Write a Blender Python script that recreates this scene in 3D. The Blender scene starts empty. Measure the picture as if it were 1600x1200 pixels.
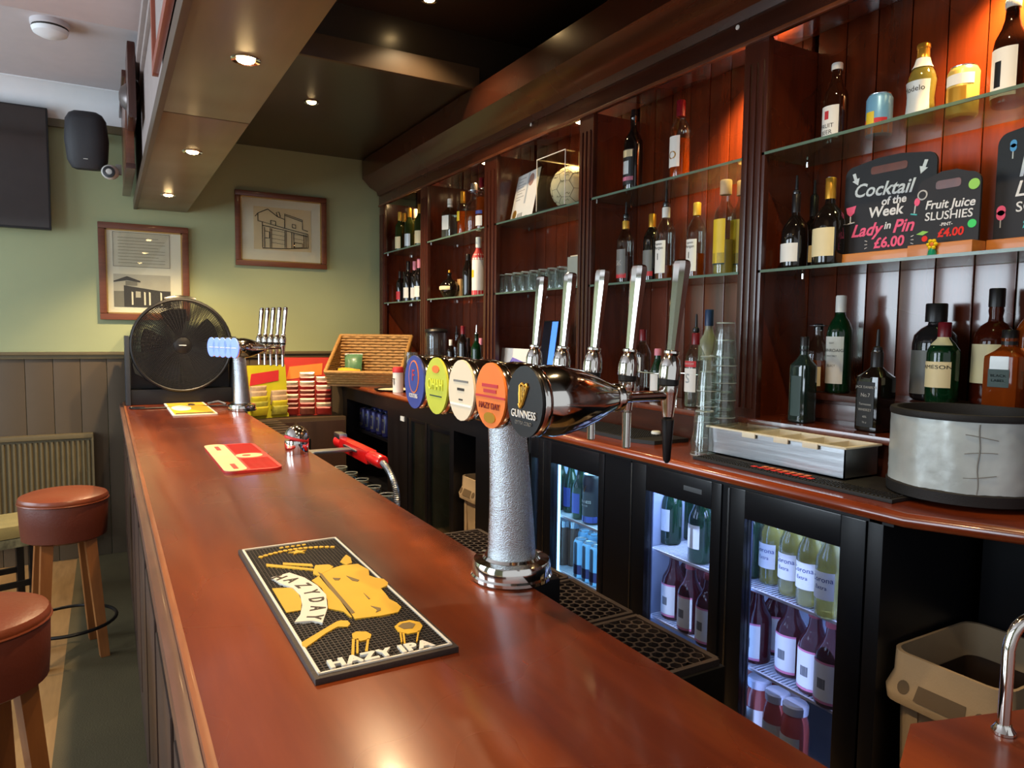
import bpy, bmesh, math, random
from mathutils import Vector, Matrix
random.seed(7)
SC = bpy.context.scene
COL = SC.collection
PI = math.pi
# ------------------------------------------------------------------ camera
F = 1110.0
def _n(v):
    v = Vector(v); v.normalize(); return v
_Y = _n((165-800, 511-600, F))
_h = Vector((1, .0115, 0))
_U = _h.cross(_Y); _U.normalize()
if _U.y > 0: _U = -_U
_X = _Y.cross(_U)
if _X.x < 0: _X = -_X
CAMZ = 1.55
cam = bpy.data.cameras.new('camera'); camo = bpy.data.objects.new('camera', cam); COL.objects.link(camo)
cam.sensor_width = 36; cam.lens = F/1600*36; cam.clip_start = .02; cam.clip_end = 60
camo.matrix_world = Matrix(((_X.x, -_X.y, -_X.z, 0), (_Y.x, -_Y.y, -_Y.z, 0), (_U.x, -_U.y, -_U.z, CAMZ), (0, 0, 0, 1)))
SC.camera = camo
# ------------------------------------------------------------------ view and world
SC.view_settings.view_transform = 'Standard'; SC.view_settings.look = 'None'
SC.view_settings.exposure = 0.25; SC.view_settings.gamma = 1.0; SC.view_settings.use_curve_mapping = False
SC.cycles.transparent_max_bounces = 24
SC.cycles.max_bounces = 8
SC.cycles.use_denoising = True
SC.cycles.sample_clamp_indirect = 4.0
W = bpy.data.worlds.new('world'); SC.world = W; W.use_nodes = True
W.node_tree.nodes['Background'].inputs[0].default_value = (.92, .95, 1.0, 1)
W.node_tree.nodes['Background'].inputs[1].default_value = .62
def area(name, loc, rot, sx, sy, power, col, spread=PI):
    l = bpy.data.lights.new(name, 'AREA'); l.shape = 'RECTANGLE'; l.size = sx; l.size_y = sy
    l.energy = power; l.color = col; l.spread = spread
    o = bpy.data.objects.new(name, l); COL.objects.link(o); o.location = loc; o.rotation_euler = rot
    return o
# daylight through the two windows of the room's left wall
for k, yy in enumerate((1.2, 3.9)):
    area('daylight', (-3.12, yy, 1.85), (0, -PI/2, 0), 1.8 if k == 0 else 1.7, 1.3 if k == 0 else 2.1, 62 if k == 0 else 92, (.74, .87, 1.0))
def spot(name, loc, power, col=(1, .74, .42), size=2.2, blend=.6, rad=.03, rot=(0, 0, 0)):
    l = bpy.data.lights.new(name, 'SPOT'); l.energy = power; l.color = col; l.spot_size = size; l.spot_blend = blend
    l.shadow_soft_size = rad
    o = bpy.data.objects.new(name, l); COL.objects.link(o); o.location = loc; o.rotation_euler = rot
    return o
# ------------------------------------------------------------------ materials
def lin(c):
    c = c/255.0
    return c/12.92 if c <= .04045 else ((c+.055)/1.055)**2.4
def rgb(t): return (lin(t[0]), lin(t[1]), lin(t[2]), 1)
MATS = {}
def mat(name, col, rough=.5, metal=0, coat=0, trans=0, ior=1.45, emit=0, ecol=None, var=.08, vs=12, bump=0, bs=60, spec=.5, coat_rough=.05, stretch=(1, 1, 1)):
    if name in MATS: return MATS[name]
    m = bpy.data.materials.new(name); m.use_nodes = True; nt = m.node_tree; N = nt.nodes; L = nt.links
    b = N['Principled BSDF']
    b.inputs['Roughness'].default_value = rough; b.inputs['Metallic'].default_value = metal
    b.inputs['Coat Weight'].default_value = coat; b.inputs['Coat Roughness'].default_value = coat_rough
    b.inputs['Transmission Weight'].default_value = trans; b.inputs['IOR'].default_value = ior
    b.inputs['Specular IOR Level'].default_value = spec
    c = rgb(col)
    tc = N.new('ShaderNodeTexCoord'); mp = N.new('ShaderNodeMapping'); mp.inputs['Scale'].default_value = stretch
    L.new(tc.outputs['Object'], mp.inputs[0])
    nz = N.new('ShaderNodeTexNoise'); nz.inputs['Scale'].default_value = vs; nz.inputs['Detail'].default_value = 4
    L.new(mp.outputs[0], nz.inputs['Vector'])
    mx = N.new('ShaderNodeMix'); mx.data_type = 'RGBA'
    mx.inputs['A'].default_value = (c[0]*(1-var*2), c[1]*(1-var*2), c[2]*(1-var*2), 1)
    mx.inputs['B'].default_value = (min(1, c[0]*(1+var*2)), min(1, c[1]*(1+var*2)), min(1, c[2]*(1+var*2)), 1)
    L.new(nz.outputs['Fac'], mx.inputs['Factor']); L.new(mx.outputs['Result'], b.inputs['Base Color'])
    if emit:
        e = rgb(ecol or col); b.inputs['Emission Color'].default_value = e; b.inputs['Emission Strength'].default_value = emit
    if bump:
        bn = N.new('ShaderNodeTexNoise'); bn.inputs['Scale'].default_value = bs; bn.inputs['Detail'].default_value = 5
        L.new(mp.outputs[0], bn.inputs['Vector'])
        bp = N.new('ShaderNodeBump'); bp.inputs['Strength'].default_value = bump; bp.inputs['Distance'].default_value = .004
        L.new(bn.outputs['Fac'], bp.inputs['Height']); L.new(bp.outputs[0], b.inputs['Normal'])
    MATS[name] = m
    return m
def wood(name, c1, c2, rough=.3, coat=.3, axis='y', scale=6, bump=.15, world=False, croug=.08, streak=1.0):
    if name in MATS: return MATS[name]
    m = bpy.data.materials.new(name); m.use_nodes = True; nt = m.node_tree; N = nt.nodes; L = nt.links
    b = N['Principled BSDF']; b.inputs['Coat Weight'].default_value = coat; b.inputs['Coat Roughness'].default_value = croug
    tc = N.new('ShaderNodeTexCoord'); mp = N.new('ShaderNodeMapping')
    s = {'x': (.12, 1, 1), 'y': (1, .12, 1), 'z': (1, 1, .1)}[axis]
    mp.inputs['Scale'].default_value = s
    if world:
        g = N.new('ShaderNodeNewGeometry'); L.new(g.outputs['Position'], mp.inputs[0])
    else:
        L.new(tc.outputs['Object'], mp.inputs[0])
    oi = N.new('ShaderNodeObjectInfo')
    nz = N.new('ShaderNodeTexNoise'); nz.noise_dimensions = '4D'; nz.inputs['Scale'].default_value = scale; nz.inputs['Detail'].default_value = 6
    nz.inputs['Distortion'].default_value = .15
    L.new(mp.outputs[0], nz.inputs['Vector'])
    mu = N.new('ShaderNodeMath'); mu.operation = 'MULTIPLY'; mu.inputs[1].default_value = 9
    L.new(oi.outputs['Random'], mu.inputs[0]); L.new(mu.outputs[0], nz.inputs['W'])
    n2 = N.new('ShaderNodeTexNoise'); n2.inputs['Scale'].default_value = scale*9; n2.inputs['Detail'].default_value = 3
    L.new(mp.outputs[0], n2.inputs['Vector'])
    ad = N.new('ShaderNodeMath'); ad.operation = 'MULTIPLY_ADD'; ad.inputs[1].default_value = .35*streak
    L.new(n2.outputs['Fac'], ad.inputs[0]); L.new(nz.outputs['Fac'], ad.inputs[2])
    cr = N.new('ShaderNodeValToRGB'); cr.color_ramp.elements[0].position = .42; cr.color_ramp.elements[1].position = .85
    cr.color_ramp.elements[0].color = rgb(c1); cr.color_ramp.elements[1].color = rgb(c2)
    L.new(ad.outputs[0], cr.inputs[0]); L.new(cr.outputs[0], b.inputs['Base Color'])
    n3 = N.new('ShaderNodeTexNoise'); n3.inputs['Scale'].default_value = 3.5; n3.inputs['Detail'].default_value = 1
    L.new(tc.outputs['Object'], n3.inputs['Vector'])
    mr = N.new('ShaderNodeMapRange'); mr.inputs['To Min'].default_value = rough*.7; mr.inputs['To Max'].default_value = rough*1.35
    L.new(n3.outputs['Fac'], mr.inputs['Value']); L.new(mr.outputs[0], b.inputs['Roughness'])
    if bump:
        bp = N.new('ShaderNodeBump'); bp.inputs['Strength'].default_value = bump; bp.inputs['Distance'].default_value = .002
        L.new(n2.outputs['Fac'], bp.inputs['Height']); L.new(bp.outputs[0], b.inputs['Normal'])
    MATS[name] = m
    return m
def glassy(name, tint, rough=.02, ior=1.45, boost=1.0, haze=0, hcol=(255, 255, 255)):
    if name in MATS: return MATS[name]
    m = bpy.data.materials.new(name); m.use_nodes = True; nt = m.node_tree; N = nt.nodes; L = nt.links
    N.remove(N['Principled BSDF'])
    t = N.new('ShaderNodeBsdfTransparent'); t.inputs[0].default_value = rgb(tint)
    g = N.new('ShaderNodeBsdfGlossy'); g.inputs['Roughness'].default_value = rough
    fr = N.new('ShaderNodeFresnel')
    ge = N.new('ShaderNodeNewGeometry'); io = N.new('ShaderNodeMapRange'); io.inputs['To Min'].default_value = ior; io.inputs['To Max'].default_value = 1/ior
    L.new(ge.outputs['Backfacing'], io.inputs['Value']); L.new(io.outputs[0], fr.inputs[0])
    mu = N.new('ShaderNodeMath'); mu.operation = 'MULTIPLY'; mu.inputs[1].default_value = boost; mu.use_clamp = True
    L.new(fr.outputs[0], mu.inputs[0])
    mx = N.new('ShaderNodeMixShader'); L.new(mu.outputs[0], mx.inputs[0])
    src = t.outputs[0]
    if haze:
        d = N.new('ShaderNodeBsdfDiffuse'); d.inputs[0].default_value = rgb(hcol)
        nz = N.new('ShaderNodeTexNoise'); nz.inputs['Scale'].default_value = 9; nz.inputs['Detail'].default_value = 5
        tc = N.new('ShaderNodeTexCoord'); L.new(tc.outputs['Object'], nz.inputs['Vector'])
        mh = N.new('ShaderNodeMath'); mh.operation = 'MULTIPLY'; mh.inputs[1].default_value = haze*2
        L.new(nz.outputs['Fac'], mh.inputs[0])
        m2 = N.new('ShaderNodeMixShader'); L.new(mh.outputs[0], m2.inputs[0])
        L.new(t.outputs[0], m2.inputs[1]); L.new(d.outputs[0], m2.inputs[2]); src = m2.outputs[0]
    L.new(src, mx.inputs[1]); L.new(g.outputs[0], mx.inputs[2])
    L.new(mx.outputs[0], N['Material Output'].inputs[0])
    MATS[name] = m
    return m
def emis(name, col, s):
    return mat(name, col, emit=s, var=.02)
def brick_like(name, c1, c2, sx, sy, rough=.6, metal=0, off=0):   # fine regular relief: nubs of a rubber mat, wicker weave
    if name in MATS: return MATS[name]
    m = mat(name, c1, rough=rough, metal=metal, var=.1); nt = m.node_tree; N = nt.nodes; L = nt.links
    tc = N.new('ShaderNodeTexCoord'); mp = N.new('ShaderNodeMapping'); L.new(tc.outputs['Object'], mp.inputs[0])
    mp.inputs['Rotation'].default_value = (0, 0, off)
    ck = N.new('ShaderNodeTexBrick'); ck.inputs['Scale'].default_value = 1; ck.inputs['Brick Width'].default_value = sx; ck.inputs['Row Height'].default_value = sy
    ck.inputs['Mortar Size'].default_value = min(sx, sy)*.22; ck.inputs['Mortar Smooth'].default_value = .8
    ck.inputs['Color1'].default_value = rgb(c2); ck.inputs['Color2'].default_value = rgb(c2); ck.inputs['Mortar'].default_value = rgb(c1)
    L.new(mp.outputs[0], ck.inputs['Vector'])
    L.new(ck.outputs['Color'], N['Principled BSDF'].inputs['Base Color'])
    bp = N.new('ShaderNodeBump'); bp.inputs['Strength'].default_value = .6; bp.inputs['Distance'].default_value = .003; bp.invert = True
    L.new(ck.outputs['Fac'], bp.inputs['Height']); L.new(bp.outputs[0], N['Principled BSDF'].inputs['Normal'])
    return m
M = dict(
 wall=mat('sage_paint', (150, 158, 120), .55, var=.03, vs=3, bump=.08, bs=150),
 dado=mat('dado_paint', (78, 66, 50), .45, var=.07, vs=6),
 rail=mat('rail_paint', (98, 88, 64), .4),
 white=mat('ceiling_paint', (196, 190, 192), .7, var=.03),
 coving=mat('coving_paint', (222, 224, 226), .6, var=.02),
 pinkish=mat('beam_paint', (205, 190, 190), .6, var=.03),
 dceil=mat('gloss_black_ceiling', (52, 43, 33), .3, coat=.2, var=.08, vs=3, coat_rough=.2),
 dceil2=mat('brown_beam_paint', (78, 62, 46), .45, var=.08),
 soffit=wood('soffit_wood', (84, 66, 40), (112, 88, 56), .38, .25, 'y', 3, .05, croug=.25),
 greige=mat('greige_paint', (150, 138, 134), .6),
 bartop=wood('bar_mahogany', (80, 27, 9), (156, 70, 24), .26, .45, 'y', 5, 0, croug=.12, streak=.35),
 worn=wood('worn_mahogany', (84, 34, 18), (158, 92, 50), .4, .3, 'y', 9, .05), barfront=wood('bar_front_wood', (46, 30, 24), (66, 44, 34), .45, .1, 'z', 6),
 nosing=wood('bar_nosing_wood', (84, 58, 50), (126, 88, 72), .35, .35, 'y', 8),  # greyer than the bar: window reflection put into the wood colour
 backtop=wood('counter_mahogany', (80, 28, 12), (142, 60, 28), .22, .5, 'y', 7, 0),
 mahog=wood('dark_mahogany', (44, 19, 12), (74, 32, 19), .3, .35, 'z', 7, .05, croug=.15),
 mahogp=wood('panel_mahogany', (64, 25, 12), (106, 42, 14), .26, 1.0, 'z', 9, .06, croug=.12),
 frieze=wood('frieze_mahogany', (48, 23, 15), (74, 36, 22), .25, .3, 'y', 6, .04, croug=.15),
 black=mat('black_laminate', (17, 17, 21), .35, var=.1),
 blackp=mat('black_plastic', (20, 20, 22), .4, var=.1),
 fridge=mat('fridge_black', (14, 15, 20), .3, coat=.2),
 chrome=mat('chrome', (222, 219, 212), .09, 1, var=.02),
 steel=mat('brushed_steel', (168, 172, 176), .3, 1, var=.06, bump=.1, bs=80, stretch=(1, .05, 1)),
 frost=mat('frosted_chrome', (190, 198, 204), .2, 1, var=.1, vs=260, bump=.55, bs=420),
 alu=mat('aluminium', (190, 192, 196), .25, 1, var=.04),
 rubber=mat('black_rubber', (26, 24, 23), .6, bump=.2, bs=300),
 rubberbr=mat('brown_black_rubber', (56, 45, 40), .55, bump=.2, bs=200),
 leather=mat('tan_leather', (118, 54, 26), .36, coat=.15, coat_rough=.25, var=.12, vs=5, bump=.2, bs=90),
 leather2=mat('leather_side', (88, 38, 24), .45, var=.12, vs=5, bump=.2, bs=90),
 leg=wood('stool_leg_wood', (110, 62, 26), (150, 92, 44), .4, .15, 'z', 8),
 iron=mat('black_iron', (18, 17, 17), .45, .3),
 carpet=mat('green_vinyl', (76, 66, 42), .6, var=.15, vs=4, bump=.3, bs=150),
 floor=wood('oak_floor', (110, 82, 48), (150, 116, 72), .5, .1, 'y', 6),
 cream=mat('cream_plastic', (222, 214, 190), .45),
 beige=mat('beige_plastic', (176, 152, 120), .45, var=.06, bump=.1, bs=200),
 paper=mat('white_paper', (232, 230, 222), .6, var=.03),
 cream_paper=mat('cream_paper', (228, 210, 178), .6, var=.03),
 gframe=wood('picture_frame_wood', (70, 34, 18), (112, 62, 36), .35, .3, 'x', 9),
 gilt=mat('gilt_slip', (170, 140, 84), .35, .6),
 ink=mat('ink', (48, 42, 36), .7), grey=mat('mid_grey', (120, 118, 112), .6), lgrey=mat('light_grey_print', (182, 180, 174), .6),
 slate=mat('chalkboard', (30, 28, 30), .6, var=.15, vs=9), chalk=mat('white_chalk', (222, 222, 220), .8, var=.12, vs=90),
 pink=mat('pink_chalk', (236, 96, 132), .8, var=.1, vs=90), red=mat('red_chalk', (222, 48, 40), .8), green=mat('green_chalk', (146, 204, 96), .8),
 teal=mat('teal_chalk', (80, 190, 190), .8), blue=mat('blue_chalk', (90, 160, 210), .8),
 pine=wood('orange_pine', (176, 96, 30), (216, 136, 54), .4, .2, 'x', 6),
 wicker=mat('wicker', (168, 124, 66), .6, var=.25, vs=60, bump=.5, bs=90),
 wickerd=mat('wicker_dark', (104, 74, 36), .7, var=.25, vs=60, bump=.5, bs=90),
 yel=mat('yellow_rubber', (220, 172, 52), .45, var=.06), yeld=mat('olive_rubber', (120, 100, 60), .6),
 wrub=mat('white_rubber', (228, 222, 208), .5, var=.04),
 redp=mat('red_plastic', (206, 24, 24), .25, coat=.4), redr=mat('red_rubber', (190, 36, 28), .5), creamr=mat('cream_rubber', (226, 190, 140), .5),
 glass=glassy('clear_glass', (236, 242, 238), .02, 1.45, 1.3), shelf=glassy('shelf_glass', (205, 222, 210), .03, 1.5, 1.2, .10, (190, 180, 150)),  # shelf glass: tan haze puts the undersides' reflections into the colour
 sedge=mat('glass_edge', (120, 150, 132), .15, trans=.5, var=.05), glassf=glassy('tumbler_glass', (244, 247, 246), .03, 1.5, 1.2, .012, (200, 220, 215)),
 acryl=glassy('acrylic', (246, 246, 240), .02, 1.4, 1.2), fglass=glassy('fridge_glass', (225, 230, 240), .03, 1.4, 1.0, .02, (150, 170, 230)),
 ogl=glassy('tall_fridge_glass', (150, 158, 150), .05, 1.45, 2.0, .04, (120, 140, 130)),
 gclear=glassy('bottle_clear', (228, 234, 228), .03, 1.5, 1.3), ggreen=mat('bottle_green', (16, 62, 34), .06, trans=.55, ior=1.3, var=.05, coat=.6),
 gdark=mat('bottle_dark', (18, 13, 11), .06, coat=.6, var=.1), gbrown=mat('bottle_brown', (46, 20, 10), .06, coat=.6, trans=.25, ior=1.2),
 gwine=mat('bottle_olive', (44, 54, 24), .06, trans=.35, ior=1.25, coat=.5),
 amber=mat('amber_liquid', (214, 92, 16), .08, trans=.65, ior=1.2), rum=mat('dark_rum', (74, 24, 10), .08, trans=.4, ior=1.2, coat=.3),
 whisky=mat('whisky', (150, 66, 18), .08, trans=.5, ior=1.2, coat=.3), vod=mat('vodka', (214, 222, 218), .04, trans=.92, ior=1.25),
 lemon=mat('pale_beer', (196, 180, 96), .06, trans=.6, ior=1.25, coat=.4), cider=mat('ruby_cider', (66, 14, 22), .07, trans=.3, coat=.5, ior=1.2),
 gold=mat('gold_foil', (214, 160, 60), .3, .7), goldcap=mat('gold_cap', (226, 180, 76), .35, .4), whitecap=mat('white_cap', (226, 224, 216), .4),
 redcap=mat('burgundy_cap', (110, 20, 30), .3), pinkcap=mat('pink_cap', (214, 132, 150), .4), bluecap=mat('navy_cap', (38, 60, 96), .35),
 blackcap=mat('black_cap', (22, 20, 22), .35), labw=mat('white_label', (226, 224, 216), .55, var=.04), labc=mat('cream_label', (222, 206, 160), .55, var=.04),
 labb=mat('black_label', (24, 24, 26), .4), laby=mat('yellow_label', (216, 186, 40), .5), labg=mat('dark_green_label', (34, 58, 52), .45),
 labsil=mat('silver_label', (196, 204, 206), .4, .2), labpink=mat('pink_label', (214, 120, 150), .5), labr=mat('red_label', (190, 44, 50), .5),
 labblue=mat('blue_label', (52, 66, 140), .45), labgrey=mat('grey_label', (112, 112, 108), .5), labor=mat('orange_label', (232, 120, 40), .5),
 cansil=mat('can_silver', (190, 196, 204), .25, .9), canblue=mat('can_blue', (112, 168, 206), .35, .2), cannavy=mat('can_navy', (38, 40, 92), .3, .3),
 canyel=mat('can_straw', (206, 176, 92), .35, .2), tan=mat('tan_card', (176, 140, 92), .6),
)
# ------------------------------------------------------------------ mesh builder
class MB:
    def __init__(s): s.bm = bmesh.new(); s.T = Matrix.Identity(4); s.mi = 0
    def _v(s, p): return s.bm.verts.new(s.T @ Vector(p))
    def f(s, vs):
        try:
            fc = s.bm.faces.new(vs); fc.material_index = s.mi; return fc
        except ValueError: return None
    def box(s, x0, x1, y0, y1, z0, z1, bev=0):
        v = [s._v(p) for p in ((x0,y0,z0),(x1,y0,z0),(x1,y1,z0),(x0,y1,z0),(x0,y0,z1),(x1,y0,z1),(x1,y1,z1),(x0,y1,z1))]
        fs = [s.f([v[i] for i in q]) for q in ((0,3,2,1),(4,5,6,7),(0,1,5,4),(1,2,6,5),(2,3,7,6),(3,0,4,7))]
        if bev:
            es = list({e for fc in fs for e in fc.edges})
            bmesh.ops.bevel(s.bm, geom=es, offset=bev, segments=2, profile=.7, affect='EDGES')
        return s
    def lathe(s, prof, seg=20, sq=None, sx=1, sy=1, caps=True, n=8):
        rings = []
        for (r, z) in prof:
            e = n if (sq and z <= sq) else 2
            ring = []
            for i in range(seg):
                a = 2*PI*i/seg
                c, d = math.cos(a), math.sin(a)
                k = 1 if e == 2 else 1/((abs(c)**e+abs(d)**e)**(1/e))
                ring.append(s._v((r*k*c*sx, r*k*d*sy, z)))
            rings.append(ring)
        for a, b in zip(rings, rings[1:]):
            for i in range(seg):
                j = (i+1) % seg
                s.f([a[i], a[j], b[j], b[i]])
        if caps:
            s.f(list(reversed(rings[0]))); s.f(rings[-1])
        return s
    def cyl(s, r, z0, z1, seg=20, x=0, y=0):
        T = s.T.copy(); s.T = T @ Matrix.Translation((x, y, 0)); s.lathe([(r, z0), (r, z1)], seg); s.T = T; return s
    def tube(s, pts, r, seg=8, closed=False):
        pts = [Vector(p) for p in pts]; rings = []
        nrm = None; n = len(pts)
        for i, p in enumerate(pts):
            if closed: t = pts[(i+1) % n]-pts[i-1]
            else: t = pts[min(i+1, n-1)]-pts[max(i-1, 0)]
            t.normalize()
            if nrm is None:
                nrm = t.orthogonal().normalized()
            nrm = (nrm - t*nrm.dot(t)).normalized()
            bn = t.cross(nrm)
            rr = r[i] if isinstance(r, (list, tuple)) else r
            rings.append([s._v(p + nrm*math.cos(2*PI*k/seg)*rr + bn*math.sin(2*PI*k/seg)*rr) for k in range(seg)])
        m = n if closed else n-1
        for i in range(m):
            a, b = rings[i], rings[(i+1) % n]
            for k in range(seg):
                j = (k+1) % seg; s.f([a[k], a[j], b[j], b[k]])
        if not closed:
            s.f(list(reversed(rings[0]))); s.f(rings[-1])
        return s
    def prism(s, poly, z0, z1):   # poly in local xy
        a = [s._v((p[0], p[1], z0)) for p in poly]; b = [s._v((p[0], p[1], z1)) for p in poly]
        s.f(list(reversed(a))); s.f(b)
        for i in range(len(poly)):
            j = (i+1) % len(poly); s.f([a[i], a[j], b[j], b[i]])
        return s
    def sphere(s, c, r, seg=14, sx=1, sy=1, sz=1):
        n = seg//2; T = s.T.copy(); s.T = T @ Matrix.Translation(c)
        rows = []
        for i in range(1, n):
            a = PI*i/n
            rows.append([s._v((r*math.sin(a)*math.cos(2*PI*k/seg)*sx, r*math.sin(a)*math.sin(2*PI*k/seg)*sy, r*math.cos(a)*sz)) for k in range(seg)])
        top = s._v((0, 0, r*sz)); bot = s._v((0, 0, -r*sz))
        for k in range(seg):
            j = (k+1) % seg
            s.f([top, rows[0][k], rows[0][j]]); s.f([bot, rows[-1][j], rows[-1][k]])
            for a, b in zip(rows, rows[1:]): s.f([a[k], b[k], b[j], a[j]])
        s.T = T; return s
    def mesh(s, name, mats, smooth=35):
        bmesh.ops.recalc_face_normals(s.bm, faces=s.bm.faces[:])
        me = bpy.data.meshes.new(name); s.bm.to_mesh(me); s.bm.free()
        for m in (mats if isinstance(mats, (list, tuple)) else [mats]): me.materials.append(m)
        if smooth:
            me.polygons.foreach_set('use_smooth', [True]*len(me.polygons))
            me.set_sharp_from_angle(angle=math.radians(smooth))
        return me
    def build(s, name, mats, parent=None, loc=None, rot=None, smooth=35):
        o = bpy.data.objects.new(name, s.mesh(name, mats, smooth)); COL.objects.link(o)
        if parent: o.parent = parent
        if loc: o.location = loc
        if rot: o.rotation_euler = rot
        return o
def tag(o, label, cat, group=None, kind=None):
    o['label'] = label; o['category'] = cat
    if group: o['group'] = group
    if kind: o['kind'] = kind
    return o
def thing(name, label, cat, loc=(0, 0, 0), rz=0, group=None, rot=None):
    o = bpy.data.objects.new(name, None); COL.objects.link(o); o.location = loc
    o.rotation_euler = rot or (0, 0, rz); o.empty_display_size = .05
    return tag(o, label, cat, group)
def struct(o): o['kind'] = 'structure'; return o
def copy_tree(o, parent=None):
    c = o.copy(); COL.objects.link(c)
    if parent: c.parent = parent
    for ch in list(o.children): copy_tree(ch, c)
    return c
def bxo(name, m, x0, x1, y0, y1, z0, z1, parent=None, bev=0, **k):
    return MB().box(x0, x1, y0, y1, z0, z1, bev).build(name, m, parent, **k)
_tc = {}
def text_bm(txt, size, ext=.0006, off=0, shear=0, space=1.0, bold=0):
    key = (txt, size, ext, off, shear, space)
    if key in _tc: return _tc[key]
    c = bpy.data.curves.new('t', 'FONT'); c.body = txt; c.size = size; c.extrude = ext; c.offset = off; c.shear = shear
    c.align_x = 'CENTER'; c.align_y = 'CENTER'; c.space_character = space; c.resolution_u = 3
    o = bpy.data.objects.new('t', c); COL.objects.link(o)
    dg = bpy.context.evaluated_depsgraph_get(); dg.update()
    me = bpy.data.meshes.new_from_object(o.evaluated_get(dg))
    bpy.data.objects.remove(o); bpy.data.curves.remove(c)
    _tc[key] = me
    return me
def text(txt, size, m, parent, loc, rot=(PI/2, 0, 0), ext=.0006, off=0, shear=0, space=1.0, name='lettering', sx=1):
    me = text_bm(txt, size, ext, off, shear, space).copy(); me.materials.clear(); me.materials.append(m)
    o = bpy.data.objects.new(name, me); COL.objects.link(o); o.parent = parent; o.location = loc; o.rotation_euler = rot; o.scale = (sx, 1, 1)
    return o
# ------------------------------------------------------------------ points of the room seen at a pixel of the 1600x1200 photograph
def ray(px, py):
    d = Vector((px-800, py-600, F)); return Vector((d.dot(_X), d.dot(_Y), d.dot(_U)))
def on(axis, v, px, py):
    r = ray(px, py); c = {'x': 0, 'y': 1, 'z': 2}[axis]
    k = (v-(CAMZ if axis == 'z' else 0))/r[c]
    p = r*k; return Vector((p.x, p.y, p.z+CAMZ))
def yat(px, x, z):    # y of the column of lateral x and height z seen at pixel column px
    a, b = ray(px, 0), ray(px, 1); d = b-a; zz = z-CAMZ
    # (a+t d).z * x = (a+t d).x * zz
    t = (a.x*zz-a.z*x)/(d.z*x-d.x*zz)
    r = a+d*t; return r.y*x/r.x
# ------------------------------------------------------------------ heights
ZB, ZC, ZL, ZS2 = 1.045, 1.15, 1.268, 1.362      # bar top, counter top, ledge, rear step
Z1, Z2 = 1.765, 2.15                             # glass shelves
YW = 5.5                                         # end wall
# ================================================================== SETTING
struct(bxo('floor', M['floor'], -3.2, 3.0, -1.6, YW, -.05, 0))
struct(bxo('floor_runner', M['carpet'], -.205, .13, -1.6, YW-.02, 0, .006))
wb = struct(bxo('wall_back', M['wall'], -3.3, 2.4, YW, YW+.1, 0, 3.2))
for i in range(24):                                  # tongued dado boards
    x1 = 1.518+.152-.152*i
    bxo('board', M['dado'], x1-.149, x1, YW-.014, YW, .0, 1.36, wb, .003)
struct(MB().box(-3.2, 1.6, YW-.045, YW, 1.365, 1.385, .004).box(-3.2, 1.6, YW-.03, YW, 1.34, 1.365, .003).build('trim_1', M['rail']))
wr = struct(bxo('wall_right', M['mahog'], 2.22, 2.32, -1.6, YW, 0, 3.2))
wl = struct(MB().box(-3.3, -3.2, -1.6, .45, 0, 3.2).box(-3.3, -3.2, 1.95, 2.8, 0, 3.2).box(-3.3, -3.2, 5.0, YW, 0, 3.2)
   .box(-3.3, -3.2, .45, 1.95, 0, .85).box(-3.3, -3.2, 2.8, 5.0, 0, .95).box(-3.3, -3.2, .45, 1.95, 2.85, 3.2).box(-3.3, -3.2, 2.8, 5.0, 2.75, 3.2).build('wall_left', M['wall']))
for k, (a, b, c, d) in enumerate(((.45, 1.95, .85, 2.85), (2.8, 5.0, .95, 2.75))):
    w = struct(MB().box(-3.27, -3.22, a, a+.05, c, d).box(-3.27, -3.22, b-.05, b, c, d).box(-3.27, -3.22, a, b, c, c+.05).box(-3.27, -3.22, a, b, d-.05, d).build('window_%d' % (k+1), M['white']))
    bxo('pane', M['acryl'], -3.25, -3.245, a+.05, b-.05, c+.05, d-.05, w)
# ceilings: pale plaster on the customers' side, gloss black over the servers' aisle
struct(bxo('ceiling', M['white'], -3.3, .35, -1.6, YW, 3.05, 3.15))
struct(bxo('ceiling_aisle', M['dceil'], .3, 2.4, 3.57, YW, 2.87, 3.15))
struct(bxo('ceiling_near', M['dceil'], .3, 2.4, -1.6, 3.6, 3.15, 3.2))
struct(bxo('ceiling_drop', M['dceil'], .5, 2.4, 3.58, 3.62, 2.9, 3.16))
struct(bxo('trim_2', M['dceil2'], .5, 1.8, 3.545, 3.575, 2.862, 2.975, None, .003))
struct(bxo('beam', M['pinkish'], -3.2, .2, 3.55, 4.06, 3.0, 3.06, None, .01))
cv = MB()
pr = [(YW, 2.87), (YW-.03, 2.87), (YW-.05, 2.90), (YW-.09, 2.97), (YW-.16, 3.03), (YW-.21, 3.045), (YW-.21, 3.06), (YW, 3.06)]
va = [cv._v((-3.2, y, z)) for y, z in pr]; vb = [cv._v((.2, y, z)) for y, z in pr]
for i in range(len(pr)):
    j = (i+1) % len(pr); cv.f([va[i], va[j], vb[j], vb[i]])
cv.f(va); cv.f(list(reversed(vb)))
struct(cv.build('cornice', M['coving'], smooth=50))
struct(bxo('trim_3', M['rail'], -3.2, .2, YW-.03, YW, 2.82, 2.87, None, .004))
# lowered beam over the bar with its two soffit panels
bh = struct(bxo('bulkhead_beam', M['greige'], .205, .5, -1.6, YW, 2.37, 3.1))
bxo('soffit_panel', M['soffit'], .195, .512, 3.005, YW, 2.352, 2.372, bh, .003)
bxo('soffit_panel', M['soffit'], .195, .512, -.6, 2.995, 2.352, 2.372, bh, .003)
bxo('edge_strip', M['dceil2'], .184, .206, -.6, YW, 2.345, 2.41, bh, .004)
MB().box(.188, .206, -.6, YW, 2.86, 2.9, .004).box(.17, .206, -.6, YW, 2.9, 2.95, .004).build('top_moulding', M['greige'], bh)
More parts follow.
